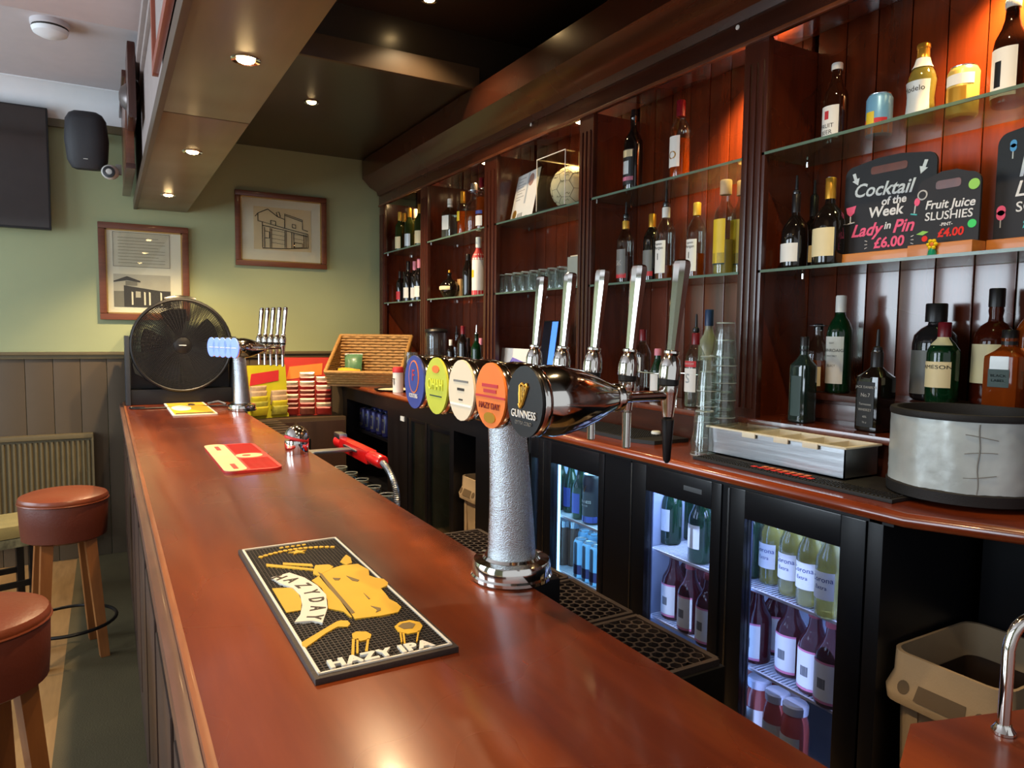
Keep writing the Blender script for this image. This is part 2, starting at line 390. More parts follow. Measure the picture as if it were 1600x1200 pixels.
# ================================================================== BAR
bar = thing('bar', 'long polished mahogany bar counter with rounded left edge running to the green wall', 'bar counter', (0, 0, 0))
tp = MB()
n = 7
prof = [(.727, ZB-.045), (.727, ZB-.006), (.721, ZB)]
prof += [(.100, ZB), (.095, ZB-.003), (.095, ZB-.045)]
ys = (-1.2, YW-.02)
ra = [tp._v((x, ys[0], z)) for x, z in prof]; rb = [tp._v((x, ys[1], z)) for x, z in prof]
for i in range(len(prof)):
    j = (i+1) % len(prof); tp.f([ra[i], ra[j], rb[j], rb[i]])
tp.f(ra); tp.f(list(reversed(rb)))
tp.build('countertop', M['bartop'], bar, smooth=40)
MB().box(.088, .1035, -1.2, YW-.02, ZB-.016, ZB+.0003, .006).build('worn_edge', M['worn'], bar)
MB().box(.066, .0945, -1.2, YW-.02, ZB-.045, ZB-.010, .010).build('edge_moulding', M['nosing'], bar)
MB().box(.072, .0945, -1.2, YW-.02, ZB-.085, ZB-.046, .01).build('lower_moulding', M['nosing'], bar)
MB().box(.078, .095, -1.2, YW-.02, ZB-.13, ZB-.087, .008).build('lower_moulding', M['barfront'], bar)
MB().box(.088, .12, -1.2, YW-.02, .008, ZB-.13).build('front_panel', M['barfront'], bar)
for i in range(13):
    y0 = 5.3-.5*i
    MB().box(.082, .09, y0-.42, y0, .2, ZB-.2, .004).build('raised_panel', M['barfront'], bar)
MB().box(.12, .70, -1.2, YW-.02, .05, .35).box(.66, .70, -1.2, YW-.02, .35, ZB-.046).build('carcass', M['black'], bar)
# return piece of counter at the lower right
rt = thing('counter_return', 'end piece of polished mahogany counter in the lower right corner under the swan neck tap', 'counter')
MB().prism([(.9, .515), (1.6, .30), (1.6, -.9), (.74, -.9), (.74, .40), (.80, .468)], ZB-.04, ZB).build('worktop', M['bartop'], rt)
MB().prism([(.93, .485), (1.58, .28), (1.58, -.88), (.78, -.88), (.78, .38), (.83, .45)], .0, ZB-.04).build('base', M['black'], rt)
# ================================================================== BACK BAR CARCASS
cab = thing('back_bar_counter', 'dark back bar counter with polished mahogany top behind the servers aisle', 'counter')
XC = 1.55
prof = [(2.2, ZC-.034), (2.2, ZC), (XC+.02, ZC)]+[(XC+.016-.016*math.sin(PI*k/5), ZC-.017+.017*math.cos(PI*k/5)) for k in range(6)]
tp = MB(); pts0 = [(x, .95) for x, z in prof]
ra = [tp._v((x, .93, z)) for x, z in prof]; rb = [tp._v((x, YW-.02, z)) for x, z in prof]
# the front turns away at the near end
rc = [tp._v((x+(.16 if x < 2 else 0), .60, z)) for x, z in prof]; rd = [tp._v((x+(.16 if x < 2 else 0), -1.2, z)) for x, z in prof]
for A, B in ((rd, rc), (rc, ra), (ra, rb)):
    for i in range(len(prof)):
        j = (i+1) % len(prof); tp.f([A[i], A[j], B[j], B[i]])
tp.f(rd); tp.f(list(reversed(rb)))
tp.build('countertop', M['backtop'], cab, smooth=40)
MB().box(1.60, 2.2, 2.66, YW-.02, ZC-.13, ZC-.035).build('apron', M['black'], cab)
MB().box(1.60, 2.2, .98, 2.66, ZC-.05, ZC-.035).build('apron', M['black'], cab)
MB().box(1.60, 2.2, 4.43, YW-.02, 0, .05).box(2.12, 2.2, 3.16, YW-.02, 0, ZC-.13).build('plinth', M['black'], cab)
for (a, b) in ((4.09, 4.45), (3.0, 3.16), (3.42, 3.46), (5.36, 5.46), (2.62, 2.66)):
    bxo('upright', M['black'], 1.6, 2.15, a, b, 0, ZC-.13, cab)
bxo('near_end_panel', M['black'], 1.60, 2.2, 1.005, 1.045, 0, ZC-.035, cab, .004)
bxo('near_end_panel', M['black'], 2.0, 2.2, -1.2, .98, 0, ZC-.035, cab)
bxo('shelf_board', M['black'], 1.66, 2.15, 4.45, 5.36, .78, .80, cab)
bxo('shelf_board', M['black'], 1.66, 2.15, 4.45, 5.36, .42, .44, cab)
bxo('price_sticker', M['paper'], 1.594, 1.60, 4.14, 4.2, .985, 1.015, cab)
# ledge (raised rear part of the counter)
ld = thing('bottle_ledge', 'dark mahogany ledge raised along the rear of the counter below the posts', 'shelf')
MB().box(1.875, 2.2, 1.14, YW-.02, ZL-.022, ZL, .005).build('ledge_top', M['mahogp'], ld)
MB().box(1.89, 1.91, 1.15, YW-.02, ZC, ZL-.022).box(1.91, 2.2, 1.15, 1.17, ZC, ZL-.022).build('riser', M['frieze'], ld)
st = thing('bottle_step', 'panelled dark wooden step at the back of the ledge under the green malt bottle', 'shelf')
MB().box(2.0, 2.2, .0, 1.585, ZS2-.02, ZS2, .003).build('step_top', M['mahog'], st)
MB().box(2.015, 2.03, .0, 1.585, ZL, ZS2-.02).box(2.015, 2.03, .0, 1.14, ZC, ZL).build('step_front', M['mahog'], st)
for i in range(5):
    MB().box(2.008, 2.016, 1.53-.3*i-.24, 1.53-.3*i, ZL+.014, ZS2-.03, .003).build('raised_panel', M['mahog'], st)
# wall unit with posts, boards, shelves
un = thing('bottle_display_unit', 'tall mahogany wall unit with fluted posts, board backs and cornice behind the bar', 'display unit')
posts = [(5.36, 5.46, 'e'), (4.50, 4.62, 'p'), (3.52, 3.67, 'p'), (2.625, 2.73, 'p'), (1.665, 1.765, 'p'), (.42, .54, 'p'), (-.8, -.7, 'p')]
for a, b, k in posts:
    p = MB().box(1.9, 1.925, a, b, ZL if a > 1.2 else ZC, 2.52, .003)
    w = (b-a)
    for q in (.22, .5, .78):
        p.box(1.893, 1.902, a+w*q-.009, a+w*q+.009, ZL+.03, 2.45, .003)
    p.build('post', M['mahog'], un)
    bxo('divider', M['mahogp'], 1.92, 2.2, (a+b)/2-.012, (a+b)/2+.012, ZL, 2.535, un)
MB().box(1.895, 1.92, -.8, 5.46, 2.52, 2.63, .002).build('frieze', M['frieze'], un)
MB().box(1.888, 1.9, -.8, 5.46, 2.515, 2.53, .004).build('bead', M['gframe'], un)
bxo('top_board', M['mahogp'], 1.9, 2.2, -.8, 5.46, 2.60, 2.62, un)
cn = MB(); pr = [(1.92, 2.60), (1.885, 2.60), (1.875, 2.63), (1.85, 2.645), (1.82, 2.66), (1.78, 2.70), (1.76, 2.72), (1.76, 2.86), (1.92, 2.86)]
va = [cn._v((x, -.8, z)) for x, z in pr]; vb = [cn._v((x, 5.46, z)) for x, z in pr]
for i in range(len(pr)):
    j = (i+1) % len(pr); cn.f([va[i], va[j], vb[j], vb[i]])
cn.f(va); cn.f(list(reversed(vb))); cn.build('cornice', M['frieze'], un, smooth=20)
bxo('soffit_board', M['dceil2'], 1.78, 2.2, -.8, 5.46, 2.84, 2.868, un)
bays = [(4.572, 5.40), (3.607, 4.548), (2.69, 3.583), (1.727, 2.665), (.492, 1.703), (-.74, .468)]
for a, b in bays:
    y = b
    while y > a+.02:
        y0 = max(a, y-.112)
        MB().box(2.192+random.random()*.002, 2.21, y0+.002, y-.002, ZL, 2.6, .0025).build('back_board', M['mahogp'], un)
        y = y0
def shelf(a, b, z, lab, depth=2.17):
    s = thing('glass_shelf', lab, 'shelf', (0, 0, 0), group='glass shelves of the back bar')
    bxo('pane', M['shelf'], 1.905, depth, a, b, z-.009, z, s)
    bxo('front_edge', M['sedge'], 1.9, 1.905, a, b, z-.009, z, s)
    for yy in (a+.012, b-.012):
        for xx in (1.94, depth-.03):
            MB().cyl(.006, z-.018, z-.009, 8, xx, yy).build('shelf_pin', M['chrome'], s)
for p_ in ((1153, 43), (830, 195)):
    q_ = on('x', 1.893, *p_); m = MB(); m.T = Matrix.Translation(q_) @ Matrix.Rotation(-PI/2, 4, 'Y'); m.lathe([(.008, 0), (.008, .003), (.005, .004)], 14); m.build('screw_cap', M['paper'], un)
names = ['end bay with the wine bottles', 'second bay with the red and white bottle', 'bay with the football case', 'bay with the rum bottles', 'bay with the chalkboards', 'bay cut off by the photo']
for i, (a, b) in enumerate(bays[:5]):
    shelf(a+.004, b-.004, Z1, 'lower glass shelf of the '+names[i])
    if i != 2: shelf(a+.004, b-.004, Z2, 'upper glass shelf of the '+names[i])
shelf(2.694, 3.579, Z2, 'upper glass shelf of the bay with the football case')
# ceiling spots in the bays (real downlights), soffit and ceiling downlights
def downlight(x, y, z, power, lab, tilt=(0, 0, 0), size=2.2, grp='recessed downlights', es=35, col=(1, .72, .40), r=.03):
    d = thing('downlight', lab, 'light', (x, y, z), group=grp)
    MB().lathe([(r, -.001), (r+.012, -.004), (r+.014, -.001), (r+.012, .002)], 20, caps=False).build('bezel', M['chrome'], d)
    MB().lathe([(.001, -0.012), (r*.5, -.010), (r*.8, -.006), (r*.9, -.001)], 16, caps=False).build('lamp', emis('lamp_glow', (255, 214, 150), es), d)
    spot('downlight_beam', (x, y, z-.03), power, col, size, .7, .025, tilt)
downlight(.385, 2.30, 2.352, 52, 'recessed spotlight in the wooden soffit, nearest of its three', grp='spotlights in the soffit over the bar')
downlight(.365, 3.60, 2.352, 52, 'recessed spotlight in the wooden soffit, middle of its three', grp='spotlights in the soffit over the bar')
downlight(.35, 4.83, 2.352, 85, 'recessed spotlight in the wooden soffit close to the green wall', grp='spotlights in the soffit over the bar')
downlight(1.075, 4.27, 2.868, 165, 'recessed downlight in the black ceiling before the framed drawing')
downlight(1.40, 3.30, 3.148, 34, 'recessed downlight of the nearer black ceiling cut by the photo top')
downlight(1.25, .9, 3.148, 55, 'recessed downlight in the black ceiling above the beer font, out of view')
downlight(.385, .95, 2.352, 30, 'recessed spotlight in the wooden soffit above the rubber bar mat', grp='spotlights in the soffit over the bar')
for y, lab, pw in ((4.98, 'wine bottle bay', 9), (4.0, 'amber decanter bay', 9), (2.98, 'football case bay', 22), (1.86, 'rum bottle bay', 130), (1.0, 'chalkboard bay', 80)):
    downlight(2.08, y, 2.597, pw, 'small round spotlight in the top of the '+lab, grp='small spotlights in the display unit', size=2.05, es=25, r=.03, tilt=(0, -.5 if y < 2 else -.1, 0), col=(1, .60, .24))
# ================================================================== BEER FONTS
def ellipse_prism(rx, rz, x0, x1, seg=24):      # disc facing -x
    m = MB()
    a = [m._v((x0, rx*math.cos(2*PI*k/seg), rz*math.sin(2*PI*k/seg))) for k in range(seg)]
    b = [m._v((x1, rx*math.cos(2*PI*k/seg), rz*math.sin(2*PI*k/seg))) for k in range(seg)]
    m.f(a); m.f(list(reversed(b)))
    for k in range(seg):
        j = (k+1) % seg; m.f([a[k], b[k], b[j], a[j]])
    return m
RX = Matrix.Rotation(PI/2, 4, 'Y')              # local z -> +x
def font(name, label, loc, n, pitch, style, sc=1.0):
    t = thing(name, label, 'beer font', loc)
    t.scale = (sc, sc, sc)
    H = .390
    MB().lathe([(.080, 0), (.084, .004), (.084, .010), (.081, .014), (.081, .034), (.078, .040), (.060, .043), (.056, .048)], 36).build('base_ring', M['chrome'], t)
    c = MB()
    rings = []
    for k in range(9):
        q = k/8; z = .045+q*(H-.045); r = .050-.012*math.sin(q*PI*.5); 
        dx = -.012*q; dy = .03*q*q-.012*q
        rings.append([c._v((dx+r*1.0*math.cos(2*PI*i/28), dy+r*math.sin(2*PI*i/28), z)) for i in range(28)])
    for a, b in zip(rings, rings[1:]):
        for i in range(28):
            j = (i+1) % 28; c.f([a[i], a[j], b[j], b[i]])
    c.f(list(reversed(rings[0]))); c.f(rings[-1])
    c.build('column', M['frost'], t)
    y0 = -(n-1)/2*pitch
    mb = MB(); mb.T = Matrix.Translation((-.03, 0, H+.005)) @ Matrix.Rotation(PI/2, 4, 'X')
    L = (n-1)/2*pitch
    mb.lathe([(.012, -L-.02), (.04, -L-.012), (.046, -L+.01), (.046, L-.01), (.04, L+.012), (.012, L+.02)], 28)
    mb.build('manifold', M['chrome'], t)
    pod = [(.040, -.002), (.0545, .0), (.057, .006), (.057, .014), (.0535, .018), (.0555, .03), (.0575, .05), (.056, .08), (.050, .115), (.040, .155), (.028, .19), (.021, .212), (.024, .216), (.024, .226), (.017, .23), (.012, .24), (.0095, .26), (.009, .35)]
    pm = None; hm = None
    for i in range(n):
        y = y0+i*pitch
        m = MB(); m.T = Matrix.Translation((-.112, y, H)) @ RX @ Matrix.Diagonal((1.06, 1.06, .84, 1))
        m.lathe(pod, 32)
        p = m.build('pod', M['chrome'], t, smooth=50)
        st = style[i]
        b = ellipse_prism(.057, .0595, -.156, -.1515).build('badge', st[0], p); b.location = (.038, y, H)
        nd_ = 0
        for (kind, *a) in st[1]:
            if kind == 't':
                txt, size, m_, dz, sx = a
                text(txt, size, m_, b, (-.1582, 0, dz), (PI/2, 0, -PI/2), .0006, 0, 0, 1, 'lettering', sx)
            elif kind == 'd':
                nd_ += 1
                m_, rx, rz, dz = a
                ellipse_prism(rx, rz, -.1570-.0004*nd_, -.1555, 20).build('emblem', m_, b, (0, 0, dz))
            elif kind == 'b':
                m_, z0, z1 = a
                w = .056*math.sqrt(max(0, 1-(max(abs(z0), abs(z1))/.056)**2))
                bxo('band', m_, -.1570, -.1555, -w, w, z0, z1, b)
            elif kind == 'l':
                m_, w2, h2, zc = a
                bxo('print_line', m_, -.1572, -.1555, -w2, w2, zc-h2/2 if h2 < .02 else zc-.001, zc+h2/2 if h2 < .02 else zc+.001, b)
            elif kind == 'harp':
                hp = MB(); hp.tube([(-.158, .012, -.004), (-.158, .013, .012), (-.158, .012, .026), (-.158, .006, .03), (-.158, -.002, .026), (-.158, -.01, .03), (-.158, -.012, .024)], .002, 6)
                hp.tube([(-.158, -.012, .026), (-.158, -.004, .010), (-.158, .004, -.004), (-.158, .010, -.010), (-.158, .013, -.004)], .003, 6)
                for q in range(4): hp.tube([(-.158, .010-.005*q, .025), (-.158, .010-.005*q, -.005+.007*q)], .0009, 5)
                hp.build('emblem', M['gold'], b)
        # tap
        xt = .195
        tp = MB(); tp.T = Matrix.Translation((xt, y, H))
        tp.lathe([(.004, -.045), (.010, -.04), (.013, -.02), (.0155, .0), (.0165, .004), (.0175, .008), (.0175, .018), (.015, .021)], 20)
        tap = tp.build('tap_body', M['chrome'], t)
        nz = MB(); nz.T = Matrix.Translation((xt, y, H))
        if st[2] == 'black': nz.lathe([(.003, -.128), (.007, -.122), (.011, -.06), (.012, -.046), (.009, -.043)], 16)
        else: nz.lathe([(.005, -.118), (.0085, -.115), (.0085, -.08), (.0095, -.045), (.007, -.043)], 16)
        nz.build('nozzle', M['blackp'] if st[2] == 'black' else M['chrome'], tap)
        cl = MB(); cl.T = Matrix.Translation((xt, y, H)); cl.lathe([(.0185, .02), (.0185, .031)], 20); cl.build('collar', M['blackp'], tap)
        hd = MB(); hd.T = Matrix.Translation((xt, y, H+.030)) @ Matrix.Rotation(.09, 4, 'Y') @ Matrix.Rotation(.02, 4, 'X')
        hd.lathe([(.02, 0), (.0205, .022), (.017, .036), (.0125, .044), (.0145, .048), (.0145, .052), (.011, .054)], 20)
        def sec(z, w, d): return [hd._v((a_*d/2, b_*w/2, z)) for a_, b_ in ((-.55, -1), (.55, -1), (1, -.45), (1, .45), (.55, 1), (-.55, 1), (-1, .45), (-1, -.45))]
        ss = [sec(.052, .022, .015), sec(.10, .026, .018), sec(.17, .032, .022), sec(.212, .035, .024), sec(.219, .032, .021), sec(.222, .024, .015)]
        for a, b_ in zip(ss, ss[1:]):
            for k in range(8):
                j = (k+1) % 8; hd.f([a[k], a[j], b_[j], b_[k]])
        hd.f(list(reversed(ss[0]))); hd.f(ss[-1])
        hd.build('handle', M['chrome'], t, smooth=25)
    return t
W_, B_ = M['labw'], M['labb']
S5 = [
 (M['labb'], [('harp',), ('t', 'GUINNESS', .0185, W_, -.0215, .92), ('t', 'EXTRA COLD', .0085, M['labgrey'], -.036, 1)], 'black'),
 (M['labor'], [('b', M['labr'], -.004, .000), ('l', M['labr'], .03, .006, .018), ('l', M['labr'], .024, .006, .008), ('t', 'HAZY DAY', .016, M['redcap'], -.019, 1), ('d', M['gold'], .022, .010, -.040)], ''),
 (M['cream_paper'], [('l', M['grey'], .032, .004, .018), ('l', M['ink'], .015, .005, .002), ('l', M['ink'], .008, .003, -.018), ('b', M['paper'], -.030, -.026)], ''),
 (mat('lime_label', (196, 200, 60), .45), [('t', 'OHAH', .033, mat('lime_bright', (226, 232, 70), .5), .002, .8), ('l', M['labg'], .03, .0025, -.021), ('d', M['labor'], .018, .008, .035)], ''),
 (M['labblue'], [('d', M['labor'], .029, .037, .012), ('d', M['labblue'], .026, .034, .0121), ('t', 'F', .036, M['labr'], .014, 1), ('t', 'FOSTERS', .013, W_, -.031, .95)], ''),
]
font('beer_font', 'large chrome beer font with five oval badges and five tall tap handles', (.715, 1.245, ZB), 5, .121, S5)
bxo('support_block', M['black'], .73, .80, 1.19, 1.30, ZB-.06, ZB, bar, .003)
S4 = [(emis('lit_badge', (120, 150, 255), .6), [('l', M['labw'], .03, .004, .0)], '')]*5
font('beer_font', 'smaller looking chrome beer font with a cluster of handles beside the black fan', (.72, 4.62, ZB), 5, .075, S4, 1.0).rotation_euler = (0, 0, .3)
# ================================================================== BAR MATS
mt = thing('bar_mat', 'black rubber bar mat with yellow drawing and HAZY IPA in raised white letters', 'bar mat', (0, 0, ZB))
X0, X1, Y0, Y1 = .245, .470, .981, 1.66
MB().box(X0, X1, Y0, Y1, 0.0002, .010, .002).build('base', M['rubberbr'], mt)
g = MB()
for a in ((X0+.007, X0+.011, Y0+.012, Y1-.012), (X1-.011, X1-.007, Y0+.012, Y1-.012), (X0+.007, X1-.007, Y0+.01, Y0+.014), (X0+.007, X1-.007, Y1-.014, Y1-.01)):
    g.box(*a, .009, .0125)
g.build('border', M['wrub'], mt)
rb_ = MB()
k = 0
yy = Y0+.02
while yy < Y1-.02:
    xx = X0+.016
    while xx < X1-.014:
        rb_.box(xx-.0024, xx+.0024, yy-.0022, yy+.0022, .0098, .0115); xx += .0072
    yy += .0088
rb_ = rb_.build('nubs', M['rubber'], mt); rb_['kind'] = 'stuff'
ART = {
'pole1':[(0.2803,1.5228),(0.3589,1.4466),(0.3573,1.4344),(0.2773,1.5068)],
'pole2':[(0.3124,1.5144),(0.3635,1.477),(0.3625,1.4609),(0.3094,1.5002)],
'poleb':[(0.3538,1.4264),(0.3678,1.4643),(0.3942,1.4557),(0.3984,1.438),(0.3883,1.4231),(0.3646,1.4061),(0.3588,1.3948),(0.3506,1.4135)],
'body':[(0.3668,1.4146),(0.3895,1.4274),(0.4168,1.4386),(0.4488,1.4322),(0.4572,1.3867),(0.4475,1.3527),(0.4536,1.3353),(0.466,1.3195),(0.4666,1.2962),(0.4599,1.2819),(0.4438,1.273),(0.4421,1.2401),(0.4394,1.2132),(0.4449,1.1906),(0.4452,1.1676),(0.4319,1.1488),(0.4001,1.1479),(0.3567,1.1557),(0.3592,1.2059),(0.363,1.2821),(0.3653,1.3498)],
'bodyL':[(0.3387,1.3775),(0.3575,1.3955),(0.3569,1.3191),(0.3589,1.268),(0.356,1.2039),(0.3545,1.1652),(0.3524,1.1663),(0.3488,1.1968),(0.329,1.222),(0.3388,1.2627),(0.3448,1.3254)],
'knob':[(0.4202,1.4631),(0.4317,1.4842),(0.4457,1.5049),(0.4482,1.4811),(0.4409,1.4469),(0.4261,1.4389)],
'tail':[(0.262,1.3694),(0.2952,1.3561),(0.2994,1.3159),(0.2957,1.2778),(0.2851,1.238),(0.2606,1.2387)],
'barrel':[(0.3615,1.4223),(0.3659,1.4054),(0.365,1.2893),(0.3648,1.2333),(0.3646,1.1811),(0.3583,1.1773),(0.3583,1.229),(0.3572,1.3103)],
'banner':[(0.2718,1.4267),(0.3095,1.44),(0.3293,1.3963),(0.3405,1.3407),(0.3422,1.285),(0.3279,1.2226),(0.303,1.162),(0.2904,1.1788),(0.2625,1.187),(0.2781,1.213),(0.292,1.2567),(0.3001,1.3073),(0.2967,1.3509),(0.28,1.386)],
'stick':[(0.2553,1.106),(0.3253,1.1588),(0.3334,1.1613),(0.3436,1.1538),(0.3439,1.1401),(0.3367,1.1308),(0.322,1.1386),(0.2984,1.1224),(0.2569,1.0848),(0.2532,1.0925)],
'stool':[(0.3345,1.0999),(0.3432,1.1047),(0.3577,1.0969),(0.3614,1.0824),(0.3541,1.0679),(0.3385,1.0672),(0.3307,1.0835)],
'leg1':[(0.3289,1.0814),(0.3329,1.0793),(0.3136,1.0208),(0.3098,1.0229)],
'leg2':[(0.3349,1.0782),(0.338,1.0766),(0.3223,1.0271),(0.3194,1.0287)],
'leg3':[(0.3501,1.0701),(0.3539,1.071),(0.3372,1.0275),(0.3333,1.0296)],
'basket':[(0.405,1.0942),(0.4187,1.1069),(0.437,1.1073),(0.4487,1.0908),(0.4473,1.0749),(0.4343,1.0559),(0.4147,1.0569),(0.4032,1.0725)],
'basketin':[(0.4103,1.0914),(0.4208,1.099),(0.4332,1.0977),(0.4389,1.086),(0.4282,1.072),(0.4146,1.0761)],
'bleg1':[(0.4043,1.0688),(0.4062,1.0659),(0.3958,1.0335),(0.3928,1.0321)],
'bleg2':[(0.4074,1.064),(0.4101,1.0613),(0.3983,1.0262),(0.395,1.0251)],
'bleg3':[(0.4312,1.0575),(0.4365,1.0611),(0.4178,1.0247),(0.4148,1.0233)],
'det1':[(0.3982,1.1963),(0.4107,1.1785),(0.4075,1.1691),(0.3965,1.1641),(0.4025,1.174)],
'det2':[(0.4066,1.2631),(0.4081,1.2298),(0.4051,1.2291)],
'det3':[(0.4056,1.3701),(0.4208,1.3341),(0.4158,1.3276),(0.4076,1.3383)],
'det4':[(0.3781,1.3705),(0.3914,1.3616),(0.3859,1.3525),(0.3785,1.3565)]}
hi = {'body': .0132, 'bodyL': .0132, 'barrel': .0137, 'banner': .0145, 'basketin': .0137, 'poleb': .0135}
for k_, p_ in ART.items():
    mm = M['wrub'] if k_ == 'banner' else M['yeld'] if k_ in ('barrel', 'det1', 'det2', 'det3', 'det4', 'basketin') else M['yel']
    z = hi.get(k_, .0142 if k_.startswith('det') else .0130)
    m = MB(); vs = [m._v((x, y, .0095)) for x, y in p_]; vt = [m._v((x, y, z)) for x, y in p_]
    m.f(vt)
    for i in range(len(p_)):
        j = (i+1) % len(p_); m.f([vs[i], vs[j], vt[j], vt[i]])
    m.build('banner' if k_ == 'banner' else 'raised_drawing', mm, mt, smooth=0)
text('HAZY IPA', .034, M['wrub'], mt, (.352, 1.006, .0125), (0, 0, -.02), .0025, .0018, 0, 1.12)
for k in range(15):
    u = -1+k/7; x_, y_ = .357+.078*u, 1.598-.022*u*u
    MB().lathe([(.0062, .0095), (.0062, .013)], 8, sx=.85, sy=1.0).build('raised_letter', M['yel'], mt, (x_, y_, 0))
for k in range(5): MB().lathe([(.0048, .0095), (.0048, .013)], 8).build('raised_letter', M['yel'], mt, (.332+.0125*k, 1.622, 0))
st_ = MB(); st_.prism([(.357+(.016 if q % 2 == 0 else .007)*1.3*math.sin(q*PI/5), 1.574+(.016 if q % 2 == 0 else .007)*math.cos(q*PI/5)) for q in range(10)], .0095, .0135); st_.build('raised_star', M['yel'], mt)
pts = [(.284, 1.418), (.303, 1.392), (.315, 1.352), (.320, 1.310), (.319, 1.268), (.311, 1.228), (.296, 1.192)]
for ch, (x, y), a in zip('HAZYDAY', pts, (-1.0, -1.2, -1.4, -1.55, -1.7, -1.9, -2.1)):
    text(ch, .038, M['rubberbr'], mt, (x, y, .0147), (0, 0, a), .0006, .0006, 0, 1, 'lettering', .8)
def rounded(x0, x1, y0, y1, r, n=5):
    out = []
    for cx, cy, a0 in ((x1-r, y1-r, 0), (x0+r, y1-r, PI/2), (x0+r, y0+r, PI), (x1-r, y0+r, 1.5*PI)):
        for k in range(n+1): out.append((cx+r*math.cos(a0+PI/2*k/n), cy+r*math.sin(a0+PI/2*k/n)))
    return out
rm = thing('drip_mat', 'small red and cream rubber drip mat with rounded corners lying on the bar', 'bar mat', (.445, 2.91, ZB), 0)
MB().prism(rounded(-.1, .1, -.315, .315, .05), .0004, .010).build('base', M['redr'], rm)
MB().prism(rounded(-.1, -.022, -.315, .315, .035), .0095, .012).build('cream_end', M['creamr'], rm)
for y in (-.23, .2): bxo('red_bar', M['redr'], -.066, -.05, y-.05, y+.05, .0115, .013, rm)
MB().lathe([(.05, .0095), (.05, .0115)], 28, sx=1.0, sy=1.0).build('emblem', M['creamr'], rm, (.03, -.01, 0))
MB().lathe([(.016, .0105), (.016, .0125)], 20, sx=1, sy=1).build('emblem', M['redr'], rm, (.02, -.01, 0))
r_ = MB()
for i in range(42):
    y = -.29+i*.0142
    if abs(y+.01) > .055: r_.box(-.012, .088, y-.002, y+.002, .0095, .0115)
r_ = r_.build('ribs', M['redr'], rm); r_['kind'] = 'stuff'
c_ = thing('beer_mat', 'yellow and white rectangular drip mat lying before the fan on the bar', 'bar mat', (.44, 4.82, ZB))
MB().box(-.12, .12, -.36, .36, .0004, .008, .002).build('base', M['wrub'], c_)
MB().box(-.108, .108, -.345, .345, .0075, .009).build('printed_face', M['yel'], c_)
MB().lathe([(.07, .0085), (.07, .0102)], 20, sy=2.2, sx=.8).build('emblem', M['wrub'], c_, (-.045, 0, 0))
MB().lathe([(.03, .0085), (.03, .0108)], 14, sy=2.2, sx=.7).build('emblem', M['ink'], c_, (.03, .2, 0))
MB().box(-.1, .1, -.33, -.29, .0085, .0102).build('dark_band', M['ink'], c_)
# chrome bottle stand with red rim and soda gun
as_ = thing('opener_cup', 'small chrome slanted cup with a red rim on the right edge of the bar', 'cup', (.665, 2.93, ZB))
MB().lathe([(.046, 0), (.048, .02), (.048, .05), (.047, .055)], 28).build('cup', M['chrome'], as_)
m = MB(); m.T = Matrix.Translation((0, 0, .058)) @ Matrix.Rotation(.28, 4, 'Y')
m.lathe([(.048, -.004), (.050, .0), (.050, .005), (.048, .008)], 28).build('red_rim', M['labr'], as_)
m = MB(); m.T = Matrix.Translation((0, 0, .066)) @ Matrix.Rotation(.28, 4, 'Y')
m.lathe([(.049, 0), (.046, .018), (.034, .036), (.016, .046), (.002, .048)], 28, caps=False).build('dome_lid', M['chrome'], as_)
gh = thing('gun_bracket', 'short steel bracket behind the bar that carries the red soda gun', 'bracket')
MB().box(.735, .93, 2.96, 3.02, 1.028, 1.04, .003).box(.9, .96, 2.9, 3.08, 1.034, 1.044, .003).build('arm', M['steel'], gh)
MB().box(.728, .74, 2.94, 3.04, .96, 1.04, .002).build('mount_plate', M['steel'], gh)
sg = thing('soda_gun', 'bright red soda gun with ribbed chrome hose hanging behind the bar', 'soda gun')
a = on('x', .93, 532, 690); b = on('x', .93, 597, 722)
d = (b-a); Lg = d.length
Rg = d.to_track_quat('Z', 'Y').to_matrix().to_4x4()
m = MB(); m.T = Matrix.Translation(a) @ Rg
m.lathe([(.02, -.03), (.030, -.02), (.032, .0), (.028, .04), (.026, .06)], 18)
m.build('head', M['redp'], sg)
m = MB(); m.T = Matrix.Translation(a) @ Rg
m.box(-.022, .022, -.03, .026, .02, Lg*.78, .007); m.build('body', M['redp'], sg)
m = MB(); m.T = Matrix.Translation(a) @ Rg
m.lathe([(.024, Lg*.76), (.027, Lg*.8), (.027, Lg), (.022, Lg+.01)], 18).build('hose_collar', M['redp'], sg)
m = MB(); m.T = Matrix.Translation(a+Vector((-.005, .01, .03))) @ Rg
m.box(-.018, .018, -.012, .014, -.02, .07, .005).build('button_pad', M['alu'], sg)
hp = [on('x', .93, *p) for p in ((597, 722), (606, 733), (614, 750), (619, 768), (620, 788), (616, 812))]
hp += [hp[-1]+Vector((0, .03, -.1)), hp[-1]+Vector((-.06, .1, -.2))]
def smooth_path(p, n=8):
    out = []
    for i in range(len(p)-1):
        a0 = p[max(0, i-1)]; a1 = p[i]; a2 = p[i+1]; a3 = p[min(len(p)-1, i+2)]
        for k in range(n):
            t = k/n
            out.append(.5*((2*a1)+(-a0+a2)*t+(2*a0-5*a1+4*a2-a3)*t*t+(-a0+3*a1-3*a2+a3)*t**3))
    out.append(p[-1]); return out
path = smooth_path(hp, 14)
MB().tube(path, [.0115+(.002 if i % 2 else 0) for i in range(len(path))], 10).build('hose', M['steel'], sg, smooth=25)
